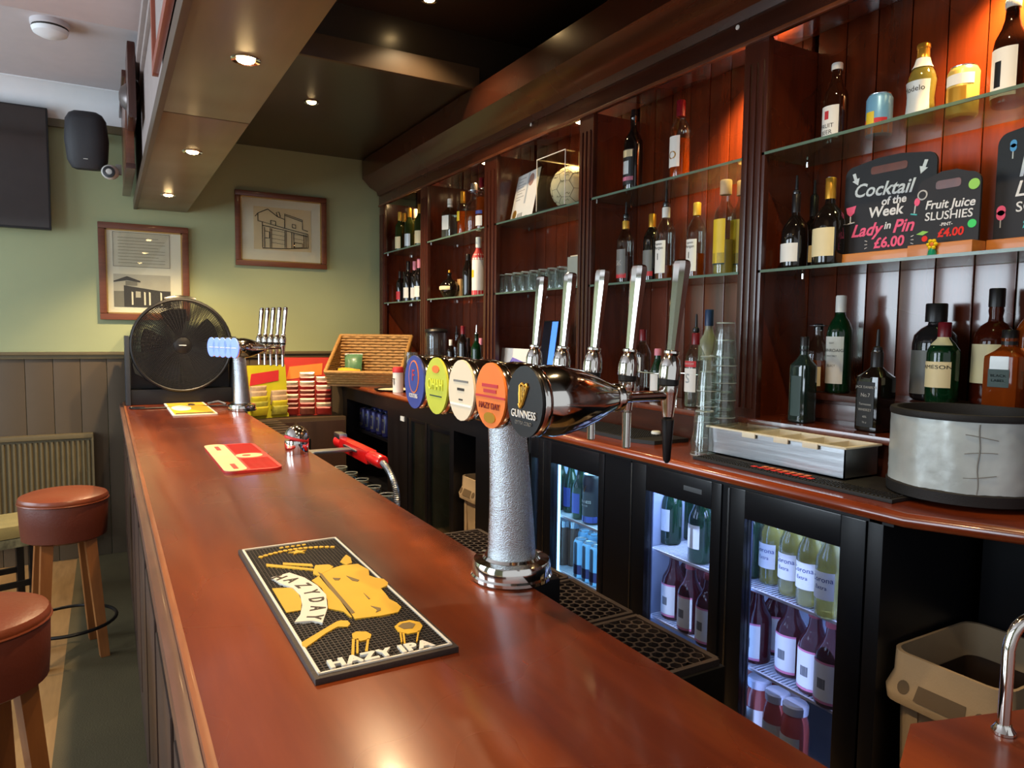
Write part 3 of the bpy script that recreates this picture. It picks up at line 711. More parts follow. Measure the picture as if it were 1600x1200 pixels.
# drip trays with honeycomb mats behind the bar
dt = thing('drip_tray', 'dark drip tray bench with honeycomb rubber mats behind the bar under the font', 'drip tray')
MB().box(.735, 1.0, .925, 1.95, .70, .925, .004).box(.735, 1.0, .925, .945, .3, .70).build('tray_box', M['iron'], dt)
MB().box(.735, 1.0, .925, 1.95, .0, .1).box(.74, .76, .94, .97, 0, .7).box(.74, .76, 1.9, 1.93, 0, .7).build('stand', M['iron'], dt)
def honeycomb(w, l, s, h):
    m = MB(); t = .18
    nx = int(w/(s*1.5)); ny = int(l/(s*1.732))
    for i in range(nx):
        for j in range(ny):
            cx = s+i*s*1.5; cy = s+(j+.5*(i % 2))*s*1.732
            if cy+s > l: continue
            for k in range(6):
                a0, a1 = PI/3*k, PI/3*(k+1)
                p = [(cx+s*math.cos(a0), cy+s*math.sin(a0)), (cx+s*math.cos(a1), cy+s*math.sin(a1)), (cx+s*(1-t)*math.cos(a1), cy+s*(1-t)*math.sin(a1)), (cx+s*(1-t)*math.cos(a0), cy+s*(1-t)*math.sin(a0))]
                a = [m._v((x, y, 0)) for x, y in p]; b = [m._v((x, y, h)) for x, y in p]
                m.f(b); m.f([a[2], a[3], b[3], b[2]])
    m.box(0, w, -.006, .004, 0, h+.001); m.box(0, w, l-.004, l+.006, 0, h+.001); m.box(-.004, .003, 0, l, 0, h+.001); m.box(w-.008, w+.004, 0, l, 0, h+.001)
    return m.mesh('honeycomb', M['rubberbr'], 0)
hm = honeycomb(.235, .232, .0145, .012)
for i in range(4):
    o = bpy.data.objects.new('honeycomb_mat', hm); COL.objects.link(o); o.parent = dt; o.location = (.755, .937+.253*i, .9255)
fd = thing('drip_tray', 'black slatted drip tray below bar level behind the farther beer font', 'drip tray', (.0, 0, 0))
MB().box(.74, 1.0, 4.05, 4.95, .86, .93, .004).box(.74, .78, 4.08, 4.12, 0, .86).box(.74, .78, 4.85, 4.9, 0, .86).build('tray', M['iron'], fd)
for i in range(8): bxo('slat', M['rubberbr'], .75, .99, 4.08+i*.11, 4.15+i*.11, .93, .938, fd)
# glass washer shelf with upturned pint glasses
gs = thing('under_bar_shelf', 'low steel shelf behind the bar edge with upturned glasses', 'shelf')
MB().box(.74, 1.04, 2.56, 3.6, .735, .75, .003).box(.74, .76, 2.58, 2.62, 0, .735).box(.74, .76, 3.5, 3.54, 0, .735).build('shelf_board', M['iron'], gs)
def pint_mesh(h=.148, r0=.03, r1=.043, bulge=True):
    pr = [(r0*.98, 0.004), (r0, 0), (r0+.002, .004)]
    if bulge: pr += [(r0+.006, h*.35), (r1-.004, h*.62), (r1+.001, h*.74), (r1-.0015, h*.82), (r1, h)]
    else: pr += [(r1, h)]
    pr += [(r1-.002, h), (r1-.004, h*.7), (r0-.002, .016), (.001, .014)]
    m = MB(); m.lathe(pr, 24, caps=False); m.mi = 1
    m.tube([((r1-.001)*math.cos(2*PI*k/28), (r1-.001)*math.sin(2*PI*k/28), h-.001) for k in range(28)], .0013, 5, closed=True)
    m.tube([((r0-.001)*math.cos(2*PI*k/28), (r0-.001)*math.sin(2*PI*k/28), .004) for k in range(28)], .002, 5, closed=True)
    return m.mesh('pint', [M['glassf'], mat('rim_highlight', (226, 232, 228), .1, trans=.5, ior=1.3, coat=.5)], 60)  # pale rim and base rings: edge highlights put into the colour
PINT = pint_mesh(); PINT2 = pint_mesh(.105, .03, .036, False)
def put(name, me, label, cat, loc, group=None, rot=(0, 0, 0)):
    o = bpy.data.objects.new(name, me); COL.objects.link(o); o.location = loc; o.rotation_euler = rot
    return tag(o, label, cat, group)
for i in range(5):
    for j in range(2):
        put('pint_glass', PINT, ('nearest', 'second', 'third', 'fourth', 'farthest')[i]+' upturned pint glass below the soda gun, '+('row by the bar', 'outer row')[j], 'glass', (.84+.12*j, 2.68+.16*i, .75+.149), 'pint glasses drying behind the bar', (PI, 0, 0))
bxo('', M['iron'], 0, .01, 0, .01, 0, .01) if False else None
# ================================================================== THINGS ON THE END WALL
def picture(name, label, x0, x1, z0, z1, fw, mt_w, build):
    t = thing(name, label, 'picture', ((x0+x1)/2, YW, (z0+z1)/2))
    w, h = (x1-x0)/2, (z1-z0)/2
    f = MB()
    for a in ((-w, w, h-fw, h), (-w, w, -h, -h+fw), (-w, -w+fw, -h+fw, h-fw), (w-fw, w, -h+fw, h-fw)):
        f.box(a[0], a[1], -.03, -.004, a[2], a[3], .007)
    f.build('frame', M['gframe'], t)
    f = MB()
    for a in ((-w+fw-.002, w-fw+.002, h-fw-.008, h-fw+.002), (-w+fw-.002, w-fw+.002, -h+fw-.002, -h+fw+.008), (-w+fw-.002, -w+fw+.008, -h+fw, h-fw), (w-fw-.008, w-fw+.002, -h+fw, h-fw)):
        f.box(a[0], a[1], -.018, -.006, a[2], a[3])
    f.build('gilt_slip', M['gilt'], t)
    bxo('mount', M['paper'], -w+fw, w-fw, -.010, -.004, -h+fw, h-fw, t)
    build(t, w, h)
    bxo('glazing', M['acryl'], -w+fw+.006, w-fw-.006, -.0165, -.0155, -h+fw+.006, h-fw-.006, t)
    return t
def drawing(t, w, h):
    bxo('print', M['cream_paper'], -.20, .215, -.0115, -.010, -.145, .165, t)
    def L(*p, r=.0032):
        m.tube([(x, -.0125, z) for x, z in p], r, 4)
    m = MB()
    s = 1.0
    L((-.14, -.13), (-.14, .055), (.02, .02), (.19, -.012), (.19, -.115), (.02, -.13), (-.14, -.135))
    L((-.14, .055), (-.17, .06), (-.17, .115), (-.10, .15), (-.03, .10), (.02, .085), (.02, .03)); L((-.17, .115), (-.19, .09)); L((-.03, .10), (-.04, .13), (-.02, .135), (-.01, .10))
    L((.02, .02), (.02, .125), (.15, .09), (.15, .02), (.19, .01)); L((.02, .115), (.15, .078))
    L((-.14, .03), (.02, .005), (.19, -.03)); L((-.08, .04), (-.08, .07), (-.045, .065), (-.045, .035)); L((.075, .03), (.075, .055), (.1, .05), (.1, .025), (.075, .03))
    for x in (-.125, -.085, -.075, .02, .03, .07, .085, .16, .175): L((x, .02-.12*(x+.14)), (x, -.13+.04*(x+.14)), r=.0026)
    for z in (0, -.03, -.06, -.09): L((-.075, z), (.02, z-.01), r=.0014)
    for z in (-.02, -.05): L((.085, z), (.16, z-.008), r=.0014)
    L((.09, -.08), (.15, -.085), (.15, -.115), (.09, -.12), (.09, -.08)); L((-.12, -.01), (-.09, -.015), (-.09, -.06), (-.12, -.06))
    m.build('line_drawing', M['ink'], t)
picture('framed_drawing', 'wooden framed ink drawing of a pub front on the green wall', .826, 1.484, 2.008, 2.545, .038, M['paper'], drawing)
def photo(t, w, h):
    cxp = .0
    bxo('text_sheet', mat('pale_print', (206, 202, 190), .6), -.19, .155, -.0112, -.010, .035, .265, t)
    m = MB()
    for a in ((-.19, .155, .262, .265), (-.19, .155, .035, .038), (-.19, -.187, .035, .265), (.152, .155, .035, .265)): m.box(a[0], a[1], -.0125, -.0112, a[2], a[3])
    m.build('text_border', M['grey'], t)
    for i in range(9): bxo('text_line', M['grey'], -.16, .125-.04*(i % 3 == 2), -.0118, -.0112, .06+.021*i, .0625+.021*i, t)
    bxo('photo_sky', M['lgrey'], -.19, .155, -.0112, -.010, -.235, -.015, t)
    def P(mt_, pts, y=.0125, n='photo_detail'):
        m = MB(); m.T = Matrix.Rotation(PI/2, 4, 'X'); m.prism([(x, z) for x, z in pts], .0105, y); m.build(n, mt_, t)
    P(M['grey'], [(-.19, -.235), (.155, -.235), (.155, -.12), (-.19, -.13)])
    P(M['ink'], [(-.13, -.235), (.155, -.235), (.155, -.125), (.08, -.12), (-.13, -.09)], .0132)
    P(M['ink'], [(-.19, -.062), (-.11, -.028), (-.03, -.058), (-.03, -.068), (-.11, -.055), (-.19, -.07)], .0136)
    P(M['grey'], [(-.12, -.06), (-.05, -.062), (-.05, -.09), (-.12, -.09)], .0134)
    for x in (-.085, -.01, .02, .09): P(M['paper'], [(x, -.22), (x+.01, -.22), (x+.01, -.135), (x, -.13)], .014)
    P(M['lgrey'], [(-.06, -.17), (-.03, -.17), (-.03, -.13), (-.06, -.128)], .014)
picture('framed_photograph', 'wooden framed sheet with text above an old black and white pub photograph', -.03, .518, 1.60, 2.245, .042, M['paper'], photo)
tv = thing('television', 'large dark switched off television high at the left edge of the wall', 'television', (-.85, YW-.10, 2.53))
bxo('case', M['blackp'], -.57, .57, -.02, .025, -.375, .375, tv, .006)
bxo('screen', mat('tv_screen', (44, 38, 36), .12, coat=.4), -.56, .56, -.0225, -.02, -.362, .366, tv)
bxo('wall_mount', M['blackp'], -.2, .2, .02, .10, -.2, .2, tv)
sp = thing('speaker', 'black rounded wall loudspeaker between television and soffit', 'loudspeaker', (-.07, 5.18, 2.69))
sp.rotation_euler = (.16, 0, -.12)
m = MB(); rings = []
for z, wx, dy in ((-.175, .06, .04), (-.165, .085, .06), (-.12, .108, .08), (.0, .118, .09), (.12, .108, .08), (.155, .088, .06), (.17, .06, .04)):
    ring = []
    for k in range(24):
        a = 2*PI*k/24; c, s_ = math.cos(a), math.sin(a); e = 3.2; q = 1/((abs(c)**e+abs(s_)**e)**(1/e))
        ring.append(m._v((wx*q*c, dy*q*s_, z)))
    rings.append(ring)
for a, b in zip(rings, rings[1:]):
    for k in range(24):
        j = (k+1) % 24; m.f([a[k], a[j], b[j], b[k]])
m.f(list(reversed(rings[0]))); m.f(rings[-1]); m.build('cabinet', mat('speaker_grille', (38, 38, 42), .55, bump=.4, bs=400), sp)
bxo('brand_strip', M['lgrey'], -.012, .012, -.0895, -.0875, -.112, -.108, sp)
MB().tube([(0, .07, 0), (0, .2, .02), (0, .30, .03)], .018, 8).build('wall_arm', M['blackp'], sp)
cc = thing('security_camera', 'small grey dome camera under the gantry beside the green wall', 'camera', (.05, 5.1, 2.50))
MB().sphere((0, 0, 0), .05, 18, sz=.9).build('housing', M['lgrey'], cc)
m = MB(); m.T = Matrix.Translation((-.006, -.036, -.006)) @ Matrix.Rotation(PI/2, 4, 'X') @ Matrix.Rotation(-.25, 4, 'Y'); m.lathe([(.034, 0), (.034, .012), (.02, .014), (.018, .006), (.001, .006)], 20, caps=False).build('lens', M['blackp'], cc)
MB().box(.03, .062, -.015, .015, -.01, .05, .003).build('bracket', M['grey'], cc)
sd = thing('smoke_detector', 'round white smoke detector with dark ring on the pale ceiling', 'smoke detector', (-.2, 4.3, 3.05))
MB().lathe([(.085, 0), (.085, -.02), (.078, -.026)], 28).build('base', M['white'], sd)
MB().lathe([(.079, -.026), (.074, -.036)], 28).build('vent_ring', M['ink'], sd)
MB().lathe([(.081, -.036), (.074, -.055), (.045, -.07), (.001, -.073)], 28, caps=False).build('cap', M['coving'], sd)
# gantry trimmings on the customers' side of the beam
gt = thing('gantry', 'dark wooden gantry boards with carved bracket beside the soffit', 'gantry')
MB().box(.125, .166, 4.55, 5.46, 2.44, 2.92, .004).build('fascia_board', M['gframe'], gt)
MB().box(.112, .168, 4.55, 5.46, 2.92, 2.96, .006).box(.12, .168, 4.5, 5.46, 2.42, 2.45, .006).build('moulding', M['mahog'], gt)
m = MB(); m.T = Matrix.Translation((.145, 4.5, 2.80)) @ Matrix.Rotation(PI/2, 4, 'Y')
m.lathe([(.02, -.05), (.05, -.04), (.075, -.01), (.075, .01), (.055, .03), (.03, .04)], 22).build('turned_boss', mat('pewter', (110, 102, 100), .3, .6), gt)
m = MB(); m.T = Matrix.Translation((.16, 4.36, 2.80)) @ Matrix.Rotation(PI/2, 4, 'Y')
m.lathe([(.02, -.03), (.05, -.02), (.06, .0), (.05, .02), (.03, .03)], 22).build('turned_boss', M['mahog'], gt)
MB().box(.13, .168, 4.2, 4.5, 2.62, 3.0, .01).build('bracket', M['mahog'], gt)
pf = thing('side_picture', 'reddish framed picture seen edge on, hanging on the side of the beam', 'picture')
MB().box(.17, .192, 2.02, 2.06, 2.46, 3.0, .004).box(.17, .192, 2.92, 2.96, 2.46, 3.0, .004).box(.17, .192, 2.06, 2.92, 2.96, 3.0, .004).box(.17, .192, 2.06, 2.92, 2.46, 2.5, .004).build('frame', mat('copper_frame', (150, 78, 58), .35, coat=.2), pf)
bxo('print', M['greige'], .184, .19, 2.06, 2.92, 2.5, 2.96, pf)
# ================================================================== FAN
fn = thing('fan', 'large black drum fan standing at the far end of the bar', 'fan', (.44, 5.27, ZB))
FC = .39; FR = .31
tf = Matrix.Translation((0, 0, FC)) @ Matrix.Rotation(PI/2, 4, 'X')     # local z -> -y (front)
m = MB(); m.T = tf; m.lathe([(FR-.012, -.10), (FR-.004, -.10), (FR, -.09), (FR+.004, .08), (FR, .092), (FR-.01, .095), (FR-.016, .09), (FR-.014, -.08)], 48, caps=False)
m.build('drum', M['blackp'], fn)
def grille(zf, name, n=12, sp_=30):
    m = MB(); m.T = tf
    for i in range(1, n+1):
        r = .055+(FR-.018-.055)*i/n
        m.tube([(r*math.cos(2*PI*k/36), r*math.sin(2*PI*k/36), zf+.012*(1-(r/FR)**2)) for k in range(36)], .0029, 4, closed=True)
    for k in range(sp_):
        a = 2*PI*k/sp_
        m.tube([(r*math.cos(a+.5*(r-.05)), r*math.sin(a+.5*(r-.05)), zf+.012*(1-(r/FR)**2)) for r in (.05, .12, .2, FR-.012)], .0024, 4)
    return m.build(name, M['blackp'], fn)
grille(.088, 'front_grille', 26, 60); grille(-.09, 'rear_grille', 24, 60)
m = MB(); m.T = tf; m.lathe([(.001, .104), (.045, .102), (.06, .094), (.06, .086)], 28, caps=False).build('badge_disc', M['blackp'], fn)
bxo('name_strip', M['chalk'], -.022, .022, -.1056, -.1042, FC-.002, FC+.003, fn)
m = MB(); m.T = tf; m.lathe([(.05, -.06), (.055, .03), (.03, .045)], 20).build('motor_hub', M['blackp'], fn)
for k in range(5):
    a = 2*PI*k/5+.5; m = MB(); m.T = tf
    rr = []
    for r, w, tw in ((.05, .20, .02), (.12, .34, .03), (.19, .40, .028), (.245, .36, .02)):
        ln = [(r*math.cos(a+w*(q-.5)*1.9), r*math.sin(a+w*(q-.5)*1.9), (q-.5)*tw*2) for q in (0, .25, .5, .75, 1)]
        rr.append([m._v(p) for p in ln])
    for A, B in zip(rr, rr[1:]):
        for q in range(4): m.f([A[q], A[q+1], B[q+1], B[q]])
    m.build('blade', M['blackp'], fn)
for sx in (-1, 1):
    bxo('side_arm', mat('fan_stand', (44, 50, 58), .45), sx*(FR+.014)-.014, sx*(FR+.014)+.014, -.09, .09, .0, FC+.06, fn, .008)
MB().box(-FR, FR, -.07, .09, .0, .10, .01).prism([(0, 0), (.01, 0), (0, .01)], 0, .001).build('base', M['blackp'], fn)
m = MB(); m.T = tf; m.prism([(-FR+.005, -FC+.1), (FR-.005, -FC+.1), (FR-.01, -.1), (FR*.9, -.19), (.2, -.235), (.1, -.275), (-.1, -.275), (-.2, -.235), (-FR*.9, -.19), (-FR+.01, -.1)], -.06, -.04).build('lower_shroud', M['blackp'], fn)
m = MB(); m.T = tf; m.tube([((FR+.012)*math.cos(PI/2+a), (FR+.012)*math.sin(PI/2+a), -.0) for a in (-.3, -.15, 0, .15, .3)], .012, 8).build('carry_handle', M['chrome'], fn)
cb = thing('power_cord', 'black power cord trailing from the fan across the bar end', 'cable')
MB().tube(smooth_path([Vector(p) for p in ((.2, 4.98, ZB+.006), (.12, 5.0, ZB+.006), (.16, 4.92, ZB+.006), (.36, 4.93, ZB+.006), (.5, 4.97, ZB+.006), (.56, 4.9, ZB+.008), (.64, 4.86, ZB+.012), (.7, 4.82, ZB+.006))]), .0055, 6).build('cord', M['blackp'], cb)
MB().tube([(.56, 4.93, ZB+.02), (.62, 4.9, ZB+.035), (.66, 4.85, ZB+.02)], .008, 6).build('plug', M['alu'], cb)
# ================================================================== SNACK CARDS
sh = thing('snack_cabinet', 'low dark cabinet against the end wall under the snack cards', 'cabinet')
MB().box(.78, 1.5, 5.05, YW-.05, 0, .925, .004).build('body', M['dceil2'], sh)
MB().box(.79, 1.13, 5.04, 5.05, .05, .9, .003).build('door', M['barfront'], sh); MB().box(1.15, 1.49, 5.04, 5.05, .05, .9, .003).build('door', M['barfront'], sh)
def snack(name, label, loc, rz, w, h, card, panel, cols, rows, bag, z0, pw, ph, lean=-.12):
    t = thing(name, label, 'snack display', loc, rot=(lean, 0, rz))
    bxo('backing_card', card, -w/2, w/2, 0, .004, 0, h, t)
    m = MB(); m.T = Matrix.Rotation(PI/2, 4, 'X'); m.prism([(-w*.42, h*.62), (w*.3, h*.70), (w*.32, h*.9), (-w*.36, h*.84)], -.0005, .003); m.build('printed_panel', panel, t)
    for c in range(cols):
        for r in range(rows[c]):
            x = -w/2+w/cols*(c+.5); z = z0+r*ph*.52
            m = MB(); m.T = Matrix.Translation((x, -.012-.002*(rows[c]-r), z)) @ Matrix.Rotation(.5, 4, 'X')
            m.lathe([(pw*.5, -.006), (pw*.52, -.002), (pw*.5, .006)], 4, sx=1.0, sy=.5*ph/pw*1.4) if False else None
            vs = []
            for (u, v, d) in ((-1, -1, 0), (1, -1, 0), (1, 1, 0), (-1, 1, 0), (-.8, -.75, .012), (.8, -.75, .012), (.8, .75, .010), (-.8, .75, .010), (-.8, -.75, -.006), (.8, -.75, -.006), (.8, .75, -.006), (-.8, .75, -.006)):
                vs.append(m._v((u*pw/2, -d, v*ph/2)))
            for q in ((0, 1, 5, 4), (1, 2, 6, 5), (2, 3, 7, 6), (3, 0, 4, 7), (4, 5, 6, 7), (1, 0, 8, 9), (2, 1, 9, 10), (3, 2, 10, 11), (0, 3, 11, 8), (8, 11, 10, 9)): m.f([vs[k] for k in q])
            o = m.build('packet', bag[(r+c) % len(bag)] if r < rows[c]-1 else bag[-1], t, smooth=50)
    return t
yb_ = mat('yellow_packet', (206, 190, 50), .35, coat=.3, var=.15, vs=30); rb2 = mat('red_packet', (150, 32, 30), .35, coat=.3, var=.25, vs=30); rb3 = mat('brown_packet', (122, 60, 46), .35, coat=.3, var=.3, vs=40); yb3 = mat('olive_packet', (176, 170, 70), .35, coat=.3, var=.3, vs=40); cb2 = mat('foil_packet', (206, 176, 140), .3, coat=.3, var=.2, vs=40)
snack('snack_card', 'yellow hanging card with yellow snack packets behind the small beer font', (.975, 5.12, .93), .28, .30, .37, mat('yellow_card', (186, 180, 36), .5), M['labr'], 2, (5, 4), (yb_, yb3, yb_, cb2), .05, .12, .07)
snack('snack_card', 'red hanging card with three columns of red snack packets', (1.25, 5.16, .93), -.24, .34, .42, mat('red_card', (172, 42, 26), .5), M['labor'], 3, (7, 9, 8), (rb2, rb3, rb2, cb2), .035, .105, .06)
# ================================================================== BASKET
bk = thing('wicker_basket', 'sloping wicker basket with a few crisp packets on the far end of the counter', 'basket', (1.665, 5.0, ZC+.012), rot=(0, 0, -.6))
Wb, Db, Hf, Hb = .27, .13, .085, .34
def weave(x0, x1, z0, z1, y_at, n, side=None, m=None, r=.0065):
    for i in range(n):
        q = (i+.5)/n
        pts = []
        for k in range(13):
            t = k/12; ph = (k+i) % 2
            pts.append(y_at(x0+(x1-x0)*t, q, (.006 if ph else -.006)))
        m.tube(pts, r, 5)
m = MB()
lean = .10
weave(-Wb, Wb, 0, 1, lambda x, q, d: (x, -Db-.06*q+d, Hf*q+.002), 5, m=m, r=.009); m.build('front_wall', M['wicker'], bk)
m = MB(); weave(-Wb, Wb, 0, 1, lambda x, q, d: (x, Db+.03*q+d, Hb*q+.002), 16, m=m, r=.0115); m.build('back_wall', M['wicker'], bk)
for s_ in (-1, 1):
    m = MB()
    for i in range(24):
        q = (i+.5)/24; z = Hb*q
        yf = -Db-.06 + (z-Hf)/(Hb-Hf)*(2*Db+.09) if z > Hf else -Db-.06*z/Hf
        yb2 = Db+.03*q
        n = max(3, int((yb2-yf)/.03)); m.tube([(s_*(Wb+.004*(1 if (k+i) % 2 else -1)), yf+(yb2-yf)*k/n, z+.002) for k in range(n+1)], .0075, 5)
    m.build('side_wall', M['wicker'], bk)
    m = MB(); m.tube([(s_*Wb, -Db-.06, Hf+.004), (s_*Wb, Db+.03, Hb+.004)], .013, 8); m.build('side_rim', M['wicker'], bk)
m = MB(); m.tube([(-Wb-.005, -Db-.06, Hf+.004), (Wb+.005, -Db-.06, Hf+.004)], .013, 8); m.tube([(-Wb-.005, Db+.03, Hb+.004), (Wb+.005, Db+.03, Hb+.004)], .013, 8); m.build('rim', M['wicker'], bk)
bxo('floor_panel', M['wickerd'], -Wb+.01, Wb-.01, -Db, Db, 0, .008, bk)
MB().prism([(-Wb, -Db-.02), (Wb, -Db-.02), (Wb, Db+.02), (-Wb, Db+.02)], -.012, 0).build('base_rim', M['wickerd'], bk)
def packet(label, lx, ly, lz, m_, rot, w=.13, h=.17, cat='packet'):
    p = thing('crisp_packet', label, 'crisp packet', (lx, ly, lz), rot=rot)
    m = MB(); n = 6; vs = {}
    for s_ in (0, 1):
        for i in range(n+1):
            for j in range(n+1):
                u, v = i/n*2-1, j/n*2-1
                b = (1-u*u)**.5*(1-v*v)**.5*.026*(1 if s_ else -1)
                if s_ == 0 and (i in (0, n) or j in (0, n)): vs[(0, i, j)] = None; continue
                vs[(s_, i, j)] = m._v((u*w/2*(1-.06*(1-abs(v))), b, v*h/2))
    for i in range(n+1):
        for j in range(n+1):
            if vs[(0, i, j)] is None: vs[(0, i, j)] = vs[(1, i, j)]
    for s_ in (0, 1):
        for i in range(n):
            for j in range(n): m.f([vs[(s_, i, j)], vs[(s_, i+1, j)], vs[(s_, i+1, j+1)], vs[(s_, i, j+1)]])
    m.build('bag', m_, p, smooth=60); bxo('seal', M['alu'], -w/2, w/2, -.001, .001, h/2-.008, h/2+.004, p)
R_ = Matrix.Rotation(-.6, 4, 'Z')
def bl(x, y, z): v = R_ @ Vector((x, y, z)); return (1.665+v.x, 5.0+v.y, ZC+.012+v.z)
gp = mat('green_packet', (86, 128, 92), .35, coat=.3, var=.25, vs=30)
packet('green and white crisp packet leaning against the back of the basket', *bl(-.14, .05, .13), gp, (-.35, 0, -.42))
packet('yellow crisp packet lying in the left of the basket', *bl(-.14, -.08, .075), mat('gold_packet', (222, 186, 60), .35, coat=.3, var=.15, vs=30), (-1.1, .1, -.42), .16, .15)
packet('green crisp packet lying flat in the middle of the basket', *bl(.04, -.08, .045), gp, (-1.45, 0, -.52), .15, .13)
# ================================================================== STOOLS, RADIATOR, CHAIR
def stool(loc, label, rz=0):
    t = thing('bar_stool', label, 'stool', loc, rz)
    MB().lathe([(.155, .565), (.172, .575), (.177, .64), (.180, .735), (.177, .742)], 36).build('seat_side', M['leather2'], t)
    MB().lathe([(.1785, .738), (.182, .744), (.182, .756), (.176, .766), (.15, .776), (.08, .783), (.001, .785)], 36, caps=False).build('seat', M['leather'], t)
    MB().tube([(.1815*math.cos(2*PI*k/40), .1815*math.sin(2*PI*k/40), .741) for k in range(40)], .004, 6, closed=True).build('piping', M['leather'], t)
    for k in range(4):
        a = PI/4+k*PI/2; m = MB(); c, s_ = math.cos(a), math.sin(a)
        top = [(c*.115, s_*.115)]; bot = (c*.175, s_*.175)
        A = [m._v((c*.115+dx*.024, s_*.115+dy*.024, .62)) for dx, dy in ((-1, -1), (1, -1), (1, 1), (-1, 1))]
        B = [m._v((bot[0]+dx*.019, bot[1]+dy*.019, .0)) for dx, dy in ((-1, -1), (1, -1), (1, 1), (-1, 1))]
        m.f(A); m.f(list(reversed(B)))
        for q in range(4): m.f([A[q], A[(q+1) % 4], B[(q+1) % 4], B[q]])
        m.build('leg', M['leg'], t)
    MB().tube([(.20*math.cos(2*PI*k/40), .20*math.sin(2*PI*k/40), .16) for k in range(40)], .008, 8, closed=True).build('foot_ring', M['iron'], t)
    return t
stool((-.19, 3.86, .0065), 'round tan leather bar stool with wooden legs before the radiator', .2)
stool((-.335, 2.33, .0065), 'nearer round tan leather bar stool cut off by the lower left corner', .5)
rd = thing('radiator', 'greenish grey panel radiator low on the dado behind the stool', 'radiator', (-.62, YW-.07, .15))
m = MB()
nx = 36; prof = []
w = 1.04
for i in range(nx):
    x0 = -w/2+w*i/nx; q = w/nx
    prof += [(x0, -.0), (x0+q*.2, -.012), (x0+q*.5, -.012), (x0+q*.7, 0)]
prof.append((w/2, 0))
a = [m._v((x, y, .03)) for x, y in prof]; b = [m._v((x, y, .655)) for x, y in prof]
for i in range(len(prof)-1): m.f([a[i], a[i+1], b[i+1], b[i]])
m.build('fluted_panel', M['rail'], rd, smooth=0)
MB().box(-w/2, w/2, .001, .04, .02, .67).build('rear_panel', M['rail'], rd)
MB().box(-w/2-.01, w/2+.01, -.02, .05, .67, .70, .006).build('top_grille', M['rail'], rd)
for s_ in (-1, 1): bxo('side_panel', M['rail'], s_*(w/2+.005)-.006, s_*(w/2+.005)+.006, -.018, .05, .02, .69, rd)
MB().tube([(w/2-.04, .02, .03), (w/2-.04, .02, -.15)], .008, 8).box(w/2-.06, w/2-.02, 0, .04, -.02, .03, .005).build('valve', M['chrome'], rd)
MB().tube([(-w/2+.04, .02, .03), (-w/2+.04, .02, -.15)], .008, 8).build('pipe', M['chrome'], rd)
ch = thing('low_stool', 'low upholstered stool with olive seat and dark frame at the left edge of the picture', 'stool', (-.55, 4.63, .0), .3)
MB().box(-.17, .17, -.17, .17, .43, .50, .02).build('seat', mat('olive_cloth', (128, 118, 76), .8, bump=.4, bs=200, var=.15), ch)
MB().box(-.165, .165, -.165, .165, .38, .43, .005).build('frame', mat('patterned_cloth', (96, 96, 76), .8, var=.5, vs=40), ch)
for x in (-.14, .14):
    for y in (-.14, .14): bxo('leg', M['iron'], x-.018, x+.018, y-.018, y+.018, 0, .38, ch, .003)
for y in (-.14, .14): bxo('stretcher', M['iron'], -.14, .14, y-.01, y+.01, .16, .19, ch)
# ================================================================== BOTTLES
def P_(*a): return list(a)
PROF = {
 'spirit': [(.033, 0), (.0365, .004), (.0375, .01), (.0375, .185), (.0355, .20), (.026, .222), (.016, .238), (.0135, .25), (.0135, .285), (.0145, .287), (.0145, .295)],
 'tall': [(.030, 0), (.034, .004), (.035, .01), (.035, .20), (.030, .222), (.018, .242), (.0135, .26), (.0130, .305), (.0140, .312)],
 'wine': [(.033, 0), (.037, .004), (.0375, .01), (.0375, .19), (.035, .205), (.022, .228), (.0150, .245), (.0142, .305), (.015, .31)],
 'square': [(.036, 0), (.040, .004), (.041, .01), (.041, .155), (.040, .165), (.028, .182), (.0165, .195), (.0155, .205), (.017, .215), (.0155, .23), (.0155, .245)],
 'jug': [(.045, 0), (.052, .006), (.054, .015), (.053, .17), (.049, .195), (.034, .215), (.019, .226), (.0165, .24), (.019, .255), (.017, .27), (.0165, .285)],
 'cognac': [(.040, 0), (.044, .004), (.046, .012), (.047, .10), (.046, .135), (.041, .155), (.026, .178), (.0155, .19), (.0135, .21), (.0135, .265), (.0145, .27)],
 'ball': [(.022, 0), (.03, .004), (.052, .03), (.060, .06), (.055, .085), (.036, .108), (.016, .118), (.012, .13), (.012, .142), (.016, .146), (.015, .152)],
 'decanter': [(.036, 0), (.04, .004), (.043, .01), (.043, .12), (.036, .145), (.018, .165), (.0145, .18), (.0145, .205), (.018, .208)],
 'beer': [(.027, 0), (.030, .004), (.0305, .01), (.0305, .125), (.0285, .142), (.018, .168), (.0135, .188), (.0125, .215), (.0140, .218), (.0140, .226)],
 'large_beer': [(.031, 0), (.035, .004), (.036, .01), (.036, .135), (.033, .155), (.021, .18), (.0155, .2), (.0135, .228), (.015, .232), (.015, .242)],
 'pouch': [(.032, 0), (.036, .004), (.036, .01), (.031, .075), (.035, .12), (.03, .14), (.019, .16), (.014, .18), (.013, .205), (.0145, .208)],
 'can': [(.026, 0), (.0325, .007), (.033, .012), (.033, .108), (.0285, .117), (.027, .119)],
 'tallcan': [(.026, 0), (.0325, .007), (.033, .012), (.033, .148), (.0285, .158), (.027, .160)],
 'slim': [(.031, 0), (.034, .006), (.036, .015), (.037, .16), (.034, .18), (.024, .21), (.015, .235), (.013, .25), (.0125, .27)],
}
MC = {}
def prof_r(pr, z):
    for (r0, z0), (r1, z1) in zip(pr, pr[1:]):
        if z0 <= z <= z1: return r0+(r1-r0)*(z-z0)/max(1e-6, z1-z0)
    return pr[-1][0]
